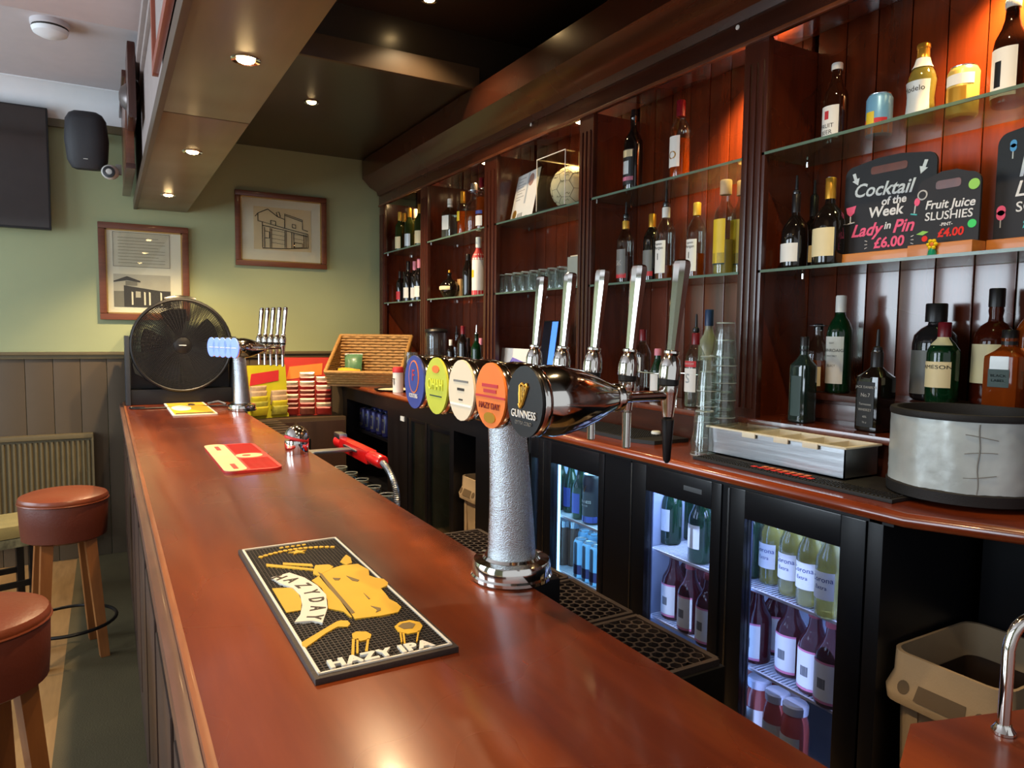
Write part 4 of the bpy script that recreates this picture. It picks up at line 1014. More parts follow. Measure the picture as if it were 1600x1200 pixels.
def bottle_parts(kind, glass, fill, labels, cap, pourer, sq, sy, top, texts):
    pr = PROF[kind]; key = (kind, glass.name, str(fill), str([(a[:3], a[3].name) for a in labels]), str(cap), pourer, sy, str([(t[0], t[1], t[2], t[3].name) for t in texts]))
    if key in MC: return MC[key]
    n = sq or 2; seg = 24; sqz = (pr[-1][1]*.68 if sq else None)
    P = []
    m = MB(); m.lathe(pr, seg, sq=sqz, sy=sy, n=n); P.append(('glass_body' if 'can' not in kind else 'can_body', m.mesh('b', glass), None))
    if fill:
        lv, fm = fill
        inner = [(max(.002, r-.0025), z+(.003 if i == 0 else 0)) for i, (r, z) in enumerate(pr) if z < lv]+[(max(.002, prof_r(pr, lv)-.0025), lv)]
        m = MB(); m.lathe(inner, seg, sq=sqz, sy=sy, n=n); P.append(('liquid', m.mesh('l', fm), None))
    def R(z, a):     # radius at angle a measured from local -Y
        r = prof_r(pr, z)+.0007; x, y = math.sin(a), -math.cos(a)
        if sq and z <= sqz:
            r = r/((abs(x)**n+abs(y)**n)**(1/n))
        return (r*x, r*y*sy)
    for (z0, z1, ha, lm) in labels:
        m = MB(); k = 14; nz_ = 5; g = []
        for i in range(nz_+1):
            z = z0+(z1-z0)*i/nz_; g.append([m._v((*R(z, -ha+2*ha*j/k), z)) for j in range(k+1)])
        for i in range(nz_):
            for j in range(k): m.f([g[i][j], g[i][j+1], g[i+1][j+1], g[i+1][j]])
        P.append(('label', m.mesh('lab', lm, 60), None))
    for (s_, size, z, tm, *sh_) in texts:
        me = text_bm(s_, size, .0001).copy(); me.materials.clear(); me.materials.append(tm)
        for v in me.vertices:
            zz = z+v.co.y; r = prof_r(pr, zz)+.0013; a = v.co.x/r
            if sq: x = v.co.x; v.co = Vector((x, -(prof_r(pr, zz)+.0013)*sy, zz))
            else: v.co = Vector((r*math.sin(a), -r*math.cos(a)*sy, zz))
        P.append(('lettering', me, None))
    zt = pr[-1][1]
    if cap:
        z0, z1, r, cm = cap
        m = MB(); m.lathe([(r, z0), (r, z1-.003), (r-.002, z1)], 18); P.append(('cap', m.mesh('c', M[cm]), None))
    if pourer:
        zt2 = zt
        m = MB(); m.lathe([(.0095, zt2-.01), (.0135, zt2), (.012, zt2+.008), (.006, zt2+.012), (.0045, zt2+.055), (.0035, zt2+.062)], 12); P.append(('pourer', m.mesh('p', M['blackp'] if pourer == 1 else M['chrome']), None))
    if 'can' in kind:
        m = MB(); m.lathe([(.0275, zt), (.028, zt+.002), (.026, zt+.001), (.001, zt-.002)], 24, caps=False); P.append(('lid', m.mesh('c', M['cansil']), None))
    MC[key] = P
    return P
def bottle(label, x, y, z, kind, glass, fill=None, labels=(), cap=None, pourer=0, sq=0, sy=1, rot=0, texts=(), group=None, h=1.0, w=None, name='bottle', cat=None):
    t = thing(name, label, cat or ('can' if name == 'drink_can' else 'bottle'), (x, y, z+.0005), -PI/2+rot, group)
    t.scale = (w or h, w or h, h)
    for nm, me, _ in bottle_parts(kind, glass, fill, labels, cap, pourer, sq, sy, 0, texts):
        o = bpy.data.objects.new(nm, me); COL.objects.link(o); o.parent = t
    return t
def B(px, x, z, label, kind, glass, **k):
    return bottle(label, x, yat(px, x, z), z, kind, glass, **k)
g_ = M
INK, WT = M['ink'], M['labw']
# bay 0, white wines above, red wines below
wl_ = [M['labw'], M['labc'], M['labc'], M['labsil'], M['laby'], M['labc']]
wc = ['creamcap', 'goldcap', 'goldcap', 'gold', 'whitecap', 'gold']
M['creamcap'] = mat('cream_cap', (206, 170, 130), .45)
wlab = ['white wine bottle standing alone on the top shelf beside the green wall', 'white wine bottle second from the green wall with gold cap', 'white wine bottle with gold cap behind the grey labels', 'white wine bottle with silver label and gold neck', 'white wine bottle with yellow label and bright white cap', 'white wine bottle with cream label next to the first post']
for i, px in enumerate((614, 625, 632, 640, 649, 656)):
    B(px, 2.0+.05*((i+1) % 2), Z2, wlab[i], 'wine', g_['gwine'], labels=[(.03, .12, 1.1, wl_[i])], cap=(.245, .312, .0158, wc[i]), group='white wines in the end bay', rot=.2)
rlab = ['small dark wine bottle with red label, left on the lower shelf of the end bay', 'dark wine bottle with white stripe beside the small red labelled one', 'red wine bottle with square white label on the lower shelf', 'red wine bottle with white label and pink cap', 'red wine bottle with pink cap next to the first post']
for i, px in enumerate((625, 631, 638, 648, 655)):
    B(px, 2.0+.04*(i % 2), Z1, rlab[i], 'wine', g_['gdark'], labels=[(.03, .11, 1.0, M['labr'] if i == 0 else M['labw'])], cap=(.245, .312, .0158, 'pinkcap' if i > 2 else 'blackcap'), group='red wines in the end bay', rot=.2, h=.78 if i < 2 else .98, texts=[])
# bay 1
B(703, 2.0, Z2, 'square clear spirit bottle with blue and white label beside the amber bottles', 'square', g_['gclear'], fill=(.15, M['vod']), labels=[(.06, .145, .6, M['labsil'])], cap=(.2, .25, .0165, 'whitecap'), sq=8, rot=.35, texts=[], h=1.08)
B(723, 2.04, Z2, 'amber liqueur bottle with bright yellow cap and green yellow badges', 'spirit', g_['gclear'], fill=(.17, M['amber']), labels=[(.11, .17, .5, M['laby'])], cap=(.225, .298, .017, 'gold'), h=1.02)
B(740, 2.02, Z2, 'clear rounded decanter of amber whisky with a glass stopper', 'decanter', g_['gclear'], fill=(.11, M['whisky']), cap=(.2, .245, .017, 'cansil'), h=1.3)
B(752, 1.98, Z2, 'whisky bottle with white and navy label half hidden by the second post', 'tall', g_['gclear'], fill=(.2, M['whisky']), labels=[(.03, .09, 1.2, M['labw']), (.10, .12, 1.2, M['labblue'])], cap=(.26, .316, .0155, 'redcap'))
B(702, 2.0, Z1, 'round ball shaped liqueur bottle with thin stopper on the lower shelf', 'ball', g_['gdark'], labels=[(.05, .072, 1.2, M['labc'])], cap=(.146, .168, .007, 'gold'), h=1.12)
tb = thing('gift_box', 'small tan cardboard box behind the ball shaped bottle', 'box', (2.08, yat(723, 2.08, Z1), Z1+.0005)); bxo('carton', M['tan'], -.03, .03, -.025, .025, 0, .13, tb, .001); bxo('printed_mark', M['ink'], -.0308, -.03, -.01, .01, .05, .09, tb)
B(731, 2.0, Z1, 'slim black bottle with metal top beside the red and white bottle', 'slim', g_['gdark'], cap=(.235, .275, .016, 'blackcap'), h=.98)
B(747, 1.99, Z1, 'white bottle with red shoulders and white cap on the lower shelf', 'tall', M['labw'], labels=[(.195, .26, PI*.99, M['labr']), (.005, .03, PI*.99, M['labr']), (.10, .14, .35, M['laby'])], cap=(.262, .318, .016, 'whitecap'), h=1.12)
# bay 1 ledge
lg = [(704, 2.02, 'dark bottle with white cap on the ledge left of the second post', 'spirit', 'gdark', 0, 'whitecap', 'labgrey', .75), (713, 2.06, 'thin clear bottle with pourer on the ledge in the second bay', 'tall', 'gclear', 1, None, 'labsil', .85), (723, 1.98, 'dark bottle with a red pourer on the ledge in the second bay', 'tall', 'gdark', 0, 'redcap', 'labc', 1.0), (731, 2.05, 'small dark bottle with a white label behind the red topped one', 'spirit', 'gdark', 0, 'blackcap', 'labw', .8), (744, 1.98, 'green bottle with chrome pourer next to the second post', 'spirit', 'ggreen', 2, None, 'laby', .9), (751, 2.06, 'pale pink bottle half hidden behind the second post', 'spirit', 'gclear', 0, 'pinkcap', 'labpink', .8)]
for px, x, lb, kd, gl, po, cp, la, h in lg:
    B(px, x, ZL, lb, kd, g_[gl], fill=(.14, M['vod']) if gl == 'gclear' else None, labels=[(.04, .12, 1.1, M[la])], cap=(PROF[kd][-1][1]-.05, PROF[kd][-1][1]+.003, .016, cp) if cp else None, pourer=po, h=h)
# glass jar, jug on the ledge/counter of the end bays
def jar(label, px, x, z, r, h, lid, name='glass_jar', cat='jar'):
    t = thing(name, label, cat, (x, yat(px, x, z), z+.0005))
    MB().lathe([(r*.9, 0), (r, .01), (r, h*.9), (r*.92, h), (r*.88, h), (r*.95, h*.88), (r*.95, .012), (.001, .01)], 28, caps=False).build('glass_wall', M['glassf'], t, smooth=60)
    if lid: MB().lathe([(r*1.05, h), (r*1.08, h+.01), (r*1.0, h+.022), (r*.4, h+.03), (.001, h+.032)], 28, caps=False).build('lid', M['blackp'], t)
    return t
jar('large clear glass jar with a dark lid on the ledge behind the beer font', 681, 1.965, ZL, .075, .27, 1)
jar('clear measuring jug in front of the dark lidded jar', 655, 1.80, ZC, .075, .24, 0, 'glass_jug', 'jug')
jar('clear glass vase beside the wicker basket', 642, 1.84, ZC, .05, .25, 0, 'glass_vase', 'vase')
for i, px in enumerate((668, 674, 683, 690)):
    put('tumbler', PINT2, ('tumbler on the counter left of the lidded jar', 'tumbler standing before the lidded jar', 'tumbler on the counter just right of the lidded jar', 'tumbler at the right end of the row before the lidded jar')[i], 'glass', (1.78, yat(px, 1.78, ZC+.05), ZC+.106), None, (PI, 0, 0))
tn = thing('serving_tray', 'round black tray with a pale rim lying under the basket side', 'tray', (1.66, 4.62, ZC)); tn.location = (1.68, 4.50, ZC)
MB().lathe([(.10, .0005), (.14, .003), (.15, .012), (.145, .012), (.135, .006), (.001, .005)], 28, caps=False).build('tray', M['blackp'], tn)
MB().lathe([(.12, .0055), (.12, .007)], 28, sx=1, sy=1).build('paper_doily', M['cream_paper'], tn)
tk = thing('tin_box', 'small white tin with a red lid beside the wicker basket', 'tin', (1.66, yat(621, 1.66, ZC), ZC)); tk.location.z = ZC+.0005; tk.location.x = 1.63; tk.location.y = yat(622, 1.63, ZC+.05)
MB().lathe([(.034, 0.001), (.034, .13)], 20).build('tin', M['labw'], tk); MB().lathe([(.036, .13), (.037, .15), (.03, .165)], 20).build('lid', M['labr'], tk); text('FT', .06, M['ink'], tk, (-.0345, 0, .07), (PI/2, 0, -PI/2))
# bay 2: football case, certificate, glasses
fc = thing('display_case', 'clear acrylic display case holding a signed white football', 'display case', (2.04, 2.99, Z2+.0005))
m = MB(); s_ = .128
bxo('base', M['blackp'], -s_, s_, -s_, s_, 0, .008, fc)
for a in ((-s_, -s_+.003, -s_, s_, .008, .265), (s_-.003, s_, -s_, s_, .008, .265), (-s_, s_, -s_, -s_+.003, .008, .265), (-s_, s_, s_-.003, s_, .008, .265), (-s_, s_, -s_, s_, .262, .265)): m.box(*a)
m.build('cover', M['acryl'], fc)
m = MB()
for x in (-s_, s_):
    for y in (-s_, s_): m.box(x-.0015, x+.0015, y-.0015, y+.0015, .008, .265)
m.box(-s_, s_, s_-.003, s_, .262, .266); m.box(-s_-.001, -s_+.002, -s_, s_, .262, .266); e_ = m.build('edges', M['paper'], fc); e_['kind'] = 'stuff'
fb = thing('football', 'white signed football inside the acrylic case', 'ball', (2.04, 2.99, Z2+.0085+.108))
MB().sphere((0, 0, 0), .108, 32).build('ball', mat('ball_leather', (232, 226, 200), .5, var=.06), fb)
def ico_seams():
    m = bmesh.new(); bmesh.ops.create_icosphere(m, subdivisions=1, radius=1)
    ed = []; 
    for v in m.verts:
        nb = [e.other_vert(v).co for e in v.link_edges]
        P3 = [(v.co*2/3+n_*1/3).normalized() for n_ in nb]
        P3.sort(key=lambda p: 0)
        for p in P3:
            q = sorted(P3, key=lambda t: (t-p).length)[1:3]
            for t in q: ed.append((p, t))
    for e in m.edges:
        a, b = e.verts[0].co, e.verts[1].co; ed.append(((a*2/3+b/3).normalized(), (a/3+b*2/3).normalized()))
    return ed
m = MB()
for a, b in ico_seams():
    m.tube([(a.lerp(b, t).normalized())*.1083 for t in (0, .5, 1)], .0011, 4)
sm = m.build('seams', M['grey'], fb); sm['kind'] = 'stuff'
m = MB(); rnd = random.Random(3)
for k in range(26):
    c = Vector((-rnd.random(), rnd.uniform(-1, 1), rnd.uniform(-.7, .9))).normalized()
    t1 = c.cross(Vector((0, 0, 1))).normalized(); t2 = c.cross(t1)
    pts = [((c+t1*(.06*q-.12)+t2*.05*math.sin(q*2.3+k)).normalized())*.1088 for q in range(5)]
    m.tube(pts, .0009, 4)
sm = m.build('signatures', M['ink'], fb); sm['kind'] = 'stuff'
ct = thing('certificate', 'certificate with a gold seal in a clear stand beside the football case', 'certificate', (1.985, 3.40, Z2+.0005), rot=(-.2, 0, -PI/2-.12))
bxo('acrylic_stand', M['acryl'], -.165, .165, -.003, .006, 0, .285, ct); bxo('foot', M['acryl'], -.165, .165, -.04, .06, -.0, .003, ct)
bxo('sheet', M['paper'], -.150, .150, -.0042, -.0032, .012, .275, ct)
for i, (w_, z) in enumerate(((.09, .25), (.06, .232), (.10, .214), (.08, .2), (.10, .18), (.07, .165), (.10, .145), (.06, .13))): bxo('text_line', M['lgrey'], -.12, -.12+w_, -.0050, -.0043, z, z+.005, ct)
m = MB(); m.T = Matrix.Translation((.05, -.0043, .225)) @ Matrix.Rotation(PI/2, 4, 'X'); m.lathe([(.034, 0), (.034, .001)], 20).build('print', mat('sepia_print', (168, 130, 116), .6), ct)
m = MB(); m.T = Matrix.Translation((-.1, -.0043, .05)) @ Matrix.Rotation(PI/2, 4, 'X'); m.lathe([(.026, 0), (.026, .0015)], 20).build('seal', M['gold'], ct)
bxo('photo_column', M['labsil'], .0, .02, -.0048, -.0043, .10, .27, ct)
for i in range(4): bxo('figure', M['ink'], -.055+.018*i, -.048+.018*i, -.005, -.0043, .025, .05, ct)
k = 0
for j, x in enumerate((1.955, 2.045, 2.125)):
    for i in range(8):
        y = 3.545-.088*i-.012*j
        put('tumbler', PINT2, ('first', 'second', 'third', 'fourth', 'fifth', 'sixth', 'seventh', 'last')[i]+' upturned tumbler from the left, '+('front', 'middle', 'rear')[j]+' row under the football case', 'glass', (x, y, Z1+.1065), 'tumblers on the glass shelf', (PI, 0, 0))
tc_ = thing('frosted_box', 'tall frosted glass holder at the right end of the tumbler shelf', 'container', (1.97, 2.80, Z1+.0005))
MB().box(-.045, .045, -.05, .05, 0, .143, .006).build('holder', mat('frosted_glass', (196, 206, 196), .35, trans=.5), tc_)
MB().box(-.035, .035, -.04, .04, .143, .149, .002).build('lid', M['cream_paper'], tc_)
# ledge bay 2: tablet, cards
tbm = thing('tablet', 'till tablet with a glowing blue screen on the ledge between the tap handles', 'screen', (1.97, yat(852, 1.97, 1.49), ZL), rot=(-.12, 0, -PI/2-.25))
bxo('case', M['blackp'], -.15, .09, 0, .012, .055, .345, tbm, .004); bxo('screen', emis('blue_screen', (66, 122, 224), 1.1), -.005, .085, -.001, .001, .062, .338, tbm); bxo('stand', M['blackp'], -.05, .05, .0, .08, 0, .06, tbm, .004)
bxo('dark_screen', mat('idle_screen', (22, 26, 36), .2), -.145, -.008, -.001, .001, .062, .338, tbm)
cd_ = thing('notice_card', 'white and lilac card leaning on the ledge left of the tap handles', 'card', (1.96, 3.47, ZL+.0005), rot=(-.1, 0, -PI/2))
bxo('card', M['paper'], -.19, .19, 0, .004, 0, .19, cd_); MB().prism([(-.1, 0), (.19, 0), (.19, .1), (.02, .13)], -.0, .001).build('printed_swoosh', mat('lilac', (120, 110, 190), .6), cd_, (0, -.0005, .01), (PI/2, 0, 0))
nb_ = thing('small_sign', 'small white sign with a red panel on the ledge beside the third post', 'sign', (1.95, 2.94, ZL+.0005), rot=(-.08, 0, -PI/2))
bxo('card', M['paper'], -.05, .05, 0, .004, .03, .20, nb_); bxo('red_panel', M['labr'], -.02, .025, -.001, 0, .05, .17, nb_); bxo('foot', M['blackp'], -.04, .04, -.02, .03, 0, .03, nb_)
# bay 3
B(988, 1.99, Z2, 'black rum bottle with cream and silver label on the top shelf', 'spirit', g_['gdark'], labels=[(.03, .165, .95, M['labb']), (.135, .162, .8, M['labc']), (.07, .12, .42, M['labsil']), (.045, .06, .9, M['labpink'])], texts=[], cap=(.262, .32, .013, 'blackcap'), h=1.1)
B(1061, 2.0, Z2, 'honey coloured bottle with large white label and burgundy cap on the top shelf', 'tall', g_['gclear'], fill=(.165, M['amber']), labels=[(.055, .175, .8, M['labw'])], texts=[('O', .045, .10, M['gold'])], cap=(.255, .318, .0155, 'redcap'), w=1.15, h=1.0)
B(976, 2.0, Z1, 'clear rum bottle with grey label, red stripe and pourer, leftmost on its shelf', 'spirit', g_['gclear'], fill=(.12, M['rum']), labels=[(.04, .15, .9, M['labgrey']), (.025, .045, 1.0, M['labr'])], texts=[('SK', .032, .09, WT)], cap=(.24, .275, .0155, 'goldcap'), pourer=1)
B(1017, 2.06, Z1, 'dark rum bottle with gold cap half hidden behind the clear one', 'spirit', g_['gdark'], labels=[(.05, .14, .9, M['labgrey']), (.03, .05, 1.0, M['labr'])], texts=[], cap=(.24, .297, .016, 'gold'))
B(1038, 2.02, Z1, 'rum bottle with white pirate label and tall black pourer', 'spirit', g_['gclear'], fill=(.06, M['whisky']), labels=[(.03, .155, .85, M['labw'])], texts=[('Captain', .0125, .142, INK), ('Morgan', .0155, .127, INK), ('I', .036, .092, INK)], cap=(.245, .285, .0155, 'whitecap'), pourer=1, h=1.06)
B(1086, 2.04, Z1, 'rum bottle with white pirate label and gold screw cap', 'spirit', g_['gclear'], fill=(.1, M['whisky']), labels=[(.03, .155, .85, M['labw'])], texts=[('Captain', .0125, .142, INK), ('Morgan', .0155, .127, INK), ('I', .036, .092, INK)], cap=(.25, .3, .0155, 'goldcap'), h=1.0)
for px, x, lb in ((1130, 1.98, 'green tinted rum bottle with yellow label and pale cap beside the fluted post'), (1156, 2.04, 'rum bottle with yellow label partly hidden behind the fluted post')):
    B(px, x, Z1, lb, 'tall', g_['gclear'], fill=(.12, M['lemon']), labels=[(.04, .19, .8, M['laby']), (.035, .075, .82, M['labg'])], texts=[], cap=(.275, .325, .019, 'creamcap'), w=1.12, h=1.06)
# ledge bay 3
B(1002, 2.0, ZL, 'clear bottle with square white label behind the third tap handle', 'spirit', g_['gclear'], fill=(.05, M['rum']), labels=[(.12, .18, .7, M['labw'])], texts=[], cap=(.25, .298, .0155, 'redcap'))
B(1026, 2.0, ZL, 'small bottle with pink and green top and white label behind the last tap', 'beer', g_['ggreen'], labels=[(.02, .12, .9, M['labw'])], cap=(.2, .23, .0155, 'pinkcap'), h=.95)
B(1084, 1.96, ZL, 'vodka bottle with red band, white label and black pourer beside the glass stacks', 'spirit', g_['gclear'], fill=(.18, M['vod']), labels=[(.06, .15, .9, M['labw']), (.155, .178, .9, M['labr'])], texts=[('SMIRNOFF', .0115, .167, WT), ('S', .05, .11, M['labsil'])], cap=(.24, .285, .0155, 'redcap'), pourer=1)
B(1104, 2.06, ZL, 'tall frosted vodka bottle with navy cap behind the glass stacks', 'tall', mat('frosted_bottle', (206, 206, 176), .25, trans=.6), labels=[(.05, .15, .7, M['labsil'])], cap=(.27, .325, .0155, 'bluecap'), h=1.16, w=1.12)
fr_ = thing('glass_rack', 'thin chrome rack frame on the ledge behind the tap handles', 'rack')
m = MB()
y0, y1, x_ = yat(983, 1.94, 1.4), yat(1058, 1.94, 1.4), 1.94
m.tube([(x_, y0, ZL+.003), (x_, y0, ZL+.12), (x_, y1, ZL+.12), (x_, y1, ZL+.003)], .003, 6); m.build('front_frame', M['chrome'], fr_)
m = MB(); m.tube([(x_+.12, y0, ZL+.003), (x_+.12, y0, ZL+.12), (x_+.12, y1, ZL+.12), (x_+.12, y1, ZL+.003)], .003, 6); m.build('rear_frame', M['chrome'], fr_)
# bay 4 upper
def fruit(c1, c2): return None
B(1303, 2.03, Z2, 'brown cider bottle with white watermelon label at the left end of the top shelf', 'large_beer', g_['gbrown'], labels=[(.018, .115, 1.0, M['labw']), (.075, .1, .2, M['labr'])], texts=[('FRUIT', .018, .055, INK), ('BEER', .018, .036, INK)], cap=(.226, .246, .0165, 'whitecap'), rot=-.1, h=1.04)
B(1372, 2.06, Z2, 'short drink can with blue sky and orange sunset print', 'can', M['canblue'], labels=[(.008, .04, PI*.99, M['labor']), (.03, .07, .4, M['laby']), (.028, .05, 1.4, M['labr'])], name='drink_can', rot=-.2, w=1.12, h=1.06)
B(1437, 2.07, Z2, 'stubby clear beer bottle with gold neck foil and silver label', 'pouch', g_['gclear'], fill=(.17, M['lemon']), labels=[(.03, .115, 1.2, M['labsil']), (.15, .175, 2.6, M['labw']), (.176, .2, PI*.99, M['gold'])], texts=[('Modelo', .019, .095, INK)], cap=(.2, .212, .0155, 'gold'), rot=-.1, h=1.13, w=1.15)
B(1502, 2.07, Z2, 'short straw yellow drink can with white swirl print', 'can', M['canyel'], labels=[(.075, .10, 1.5, M['labw']), (.03, .07, 1.0, M['gold'])], texts=[], name='drink_can', rot=-.3, w=1.18, h=1.14)
B(1574, 2.06, Z2, 'brown cider bottle with white label and plum picture, right end of top shelf', 'large_beer', g_['gbrown'], labels=[(.018, .13, 1.1, M['labw']), (.04, .10, .22, M['labb'])], texts=[], cap=(.226, .246, .0165, 'whitecap'), rot=-.25, h=1.10)
# bay 4 lower
B(1240, 1.98, Z1, 'cognac bottle with white label and tall black pourer, left on the chalkboard shelf', 'cognac', g_['gdark'], labels=[(.025, .09, .9, M['labw'])], texts=[], cap=(.2, .268, .0145, 'blackcap'), pourer=1, h=.92)
B(1268, 2.09, Z1, 'dark brandy bottle hidden behind the gold necked one', 'cognac', g_['gdark'], labels=[(.03, .09, .9, M['labc'])], cap=(.2, .275, .0145, 'blackcap'), pourer=1, h=.92)
B(1293, 1.99, Z1, 'cognac bottle with cream label and gold foil neck beside the chalkboard', 'cognac', g_['gdark'], labels=[(.03, .115, .95, M['labc'])], texts=[], cap=(.205, .27, .0155, 'gold'), h=1.03)
# ================================================================== CHALKBOARDS
def board(name, label, x, y, z, w, h, rz=0, lean=-.06, block=.036, slot=True, blockw=None):
    t = thing(name, label, 'chalkboard', (x, y, z+.0005), rot=(0, 0, -PI/2+rz))
    bw = blockw or w
    MB().box(-bw/2, bw/2, -.035, .03, 0, block, .003).build('wooden_base', M['pine'], t)
    bd = MB(); bd.T = Matrix.Rotation(-lean, 4, 'X') if False else Matrix.Identity(4)
    # board outline with handle slot: built as strips
    r = .03
    def out():
        o = [(-w/2, block*.6), (w/2, block*.6), (w/2, h-r)]
        for k in range(1, 6): o.append((w/2-r+r*math.cos(PI/2*k/5), h-r+r*math.sin(PI/2*k/5)))
        o += [(w*.12, h+.012), (-w*.12, h+.012)]
        for k in range(0, 6): o.append((-w/2+r-r*math.sin(PI/2*k/5), h-r+r*math.cos(PI/2*k/5)))
        return o
    bd.T = Matrix.Rotation(PI/2, 4, 'X'); bd.prism(out(), -.004, .004); bd.build('slate', M['slate'], t)
    if slot:
        m = MB(); m.T = Matrix.Rotation(PI/2, 4, 'X'); m.prism(rounded(-w*.2, w*.2, h-.035, h-.012, .008), .0041, .005); m.build('handle_slot', M['mahogp'], t)
    return t
def T(t, s_, size, x, z, m_, sh=.2, off=.0007, sx=1, rot=0):
    return text(s_, size, m_, t, (x, -.0048, z), (PI/2, -rot, 0), .0004, off, sh, 1, 'lettering', sx)
def stroke(t, pts, m_, r=.0016, name='chalk_drawing'):
    MB().tube([(x, -.0052, z) for x, z in pts], r, 5).build(name, m_, t)
c1 = board('chalkboard', 'black chalkboard reading Cocktail of the Week with pink lettering and a 6.00 price', 2.03, 1.312, Z1, .283, .305)
T(c1, 'Cocktail', .056, -.018, .222, M['chalk'], .25, .0010, 1, -.06)
T(c1, 'of the', .032, .02, .184, M['chalk'], .1, .0008); T(c1, 'Week', .043, -.005, .155, M['chalk'], .1, .001)
T(c1, 'Lady', .052, -.066, .105, M['pink'], .35, .0012); T(c1, 'in', .03, .004, .112, M['chalk'], .2); T(c1, 'Pin', .052, .052, .105, M['pink'], .3, .0012)
T(c1, '\u00a36.00', .042, .01, .062, M['pink'], .1, .0012)
for s_ in (-1, 1):
    for k in (-1, 0, 1): stroke(c1, [(.01+s_*.068, .062+k*.009), (.01+s_*.076, .062+k*.012)], M['chalk'], .0011)
for s_, cx in ((1, -.105), (-1, .105)):
    m = MB(); m.T = Matrix.Translation((cx, 0, .262)) @ Matrix.Rotation(PI/2, 4, 'X')
    m.prism([(s_*-.012, .02), (s_*-.002, .022), (s_*.004, .004), (s_*.012, .006), (s_*.008, -.016), (s_*-.012, -.002), (s_*-.005, .0)], .0042, .0055); m.build('chalk_arrow', M['chalk'], c1)
m = MB(); m.T = Matrix.Translation((-.118, 0, .165)) @ Matrix.Rotation(PI/2, 4, 'X'); m.prism([(-.016, .016), (.018, .02), (.012, -.002), (0, -.012), (-.012, -.002)], .0042, .0055); m.build('chalk_glass', M['pink'], c1)
stroke(c1, [(-.118, .153), (-.118, .133)], M['chalk']); stroke(c1, [(-.13, .131), (-.104, .134)], M['chalk'], .002)
c2 = board('chalkboard', 'smaller black chalkboard reading Fruit Juice Slushies with green lime and red price', 1.965, 1.10, Z1, .165, .215, 0, block=.034, blockw=.17)
T(c2, 'Fruit Juice', .032, .006, .138, M['chalk'], .15, .0006, 1, -.05); T(c2, 'SLUSHIES', .031, .004, .108, M['chalk'], .05, .0003, 1.0, -.03); T(c2, '-PINT-', .012, .0, .085, M['chalk'], 0, .0002)
T(c2, '\u00a34.00', .030, .012, .062, M['red'], .1, .001)
def dot(t, x, z, r, m_, sx=1, n='chalk_fruit', rin=0):
    m = MB(); m.T = Matrix.Translation((x, 0, z)) @ Matrix.Rotation(PI/2, 4, 'X'); m.lathe([(r, .0042), (r, .0053+rin)], 18, sx=sx); m.build(n, m_, t)
dot(c2, .066, .18, .014, M['green']); dot(c2, .066, .079, .011, mat('mint_chalk', (70, 210, 110), .8)); dot(c2, -.068, .172, .014, M['lgrey']); dot(c2, -.068, .172, .010, M['slate'], 1, 'chalk_fruit', .0006)
dot(c2, -.082, .155, .011, M['pink'], .7); stroke(c2, [(-.086, .146), (-.088, .125)], M['chalk']); stroke(c2, [(-.098, .124), (-.08, .120)], M['teal'], .002)
m = MB(); m.T = Matrix.Translation((-.062, 0, .062)) @ Matrix.Rotation(PI/2, 4, 'X'); m.prism([(-.018, .004), (.0, .012), (.016, .008), (.0, -.0)], .0042, .0053); m.build('chalk_leaf', M['green'], c2); dot(c2, -.056, .052, .008, M['red'])
c3 = board('chalkboard', 'black chalkboard with ice lolly lettering cut off by the right photo edge', 2.03, .88, Z1, .27, .31)
T(c3, 'ICE', .075, -.03, .215, M['chalk'], .15, .0006); T(c3, 'Lollies', .055, -.02, .16, M['chalk'], .25, .0005); T(c3, 'SOLERO', .036, -.018, .115, M['chalk'], 0, .0003); T(c3, '\u00a31.50', .042, -.02, .075, M['teal'], .05, .0007)
dot(c3, -.098, .278, .010, M['blue'], .8, 'chalk_lolly'); dot(c3, -.098, .268, .010, M['blue'], .8, 'chalk_lolly'); stroke(c3, [(-.098, .258), (-.098, .24)], M['chalk'])
dot(c3, -.118, .10, .013, M['pink'], .85, 'chalk_lolly'); dot(c3, -.118, .112, .013, M['pink'], .85, 'chalk_lolly'); stroke(c3, [(-.118, .088), (-.118, .068)], M['lgrey'])
fl = thing('flower_figurine', 'tiny yellow flower figurine with green base before the two chalkboards', 'figurine', (1.925, yat(1456, 1.925, Z1), Z1+.0005))
MB().lathe([(.012, 0), (.010, .012), (.006, .02)], 12).build('pot', mat('jade', (20, 140, 100), .3, coat=.5), fl)
MB().sphere((0, 0, .03), .007, 10).build('flower_centre', M['labor'], fl)
for k in range(6): MB().sphere((-.002, .010*math.cos(k*PI/3), .03+.010*math.sin(k*PI/3)), .0058, 8).build('petal', mat('yellow_glaze', (240, 200, 20), .25, coat=.6), fl)
# ================================================================== BAY 4, LEDGE AND STEP
B(1252, 1.95, ZL, 'slim dark green whisky bottle with slanted label and striding figure, left on the ledge', 'square', mat('smoke_green', (26, 40, 38), .08, coat=.6), labels=[(.02, .135, .5, M['labg'])], texts=[], cap=(.205, .247, .0165, 'blackcap'), sq=5, h=1.12, w=.82)
B(1275, 2.06, ZS2, 'whisky bottle with cream label and orange neck behind the slim green bottle', 'decanter', g_['gclear'], fill=(.10, M['whisky']), labels=[(.02, .08, .9, M['labc'])], cap=(.195, .215, .014, 'blackcap'), h=1.05)
B(1308, 2.08, ZS2, 'green malt whisky bottle with big white label and white cap on the rear step', 'spirit', g_['ggreen'], labels=[(.03, .175, .95, M['labw'])], texts=[('LAPHROAIG', .0135, .132, INK), ('SELECT', .009, .085, INK), ('ISLAY', .007, .155, INK), ('SINGLE MALT', .006, .115, INK)], cap=(.25, .302, .0155, 'whitecap'), h=1.05)
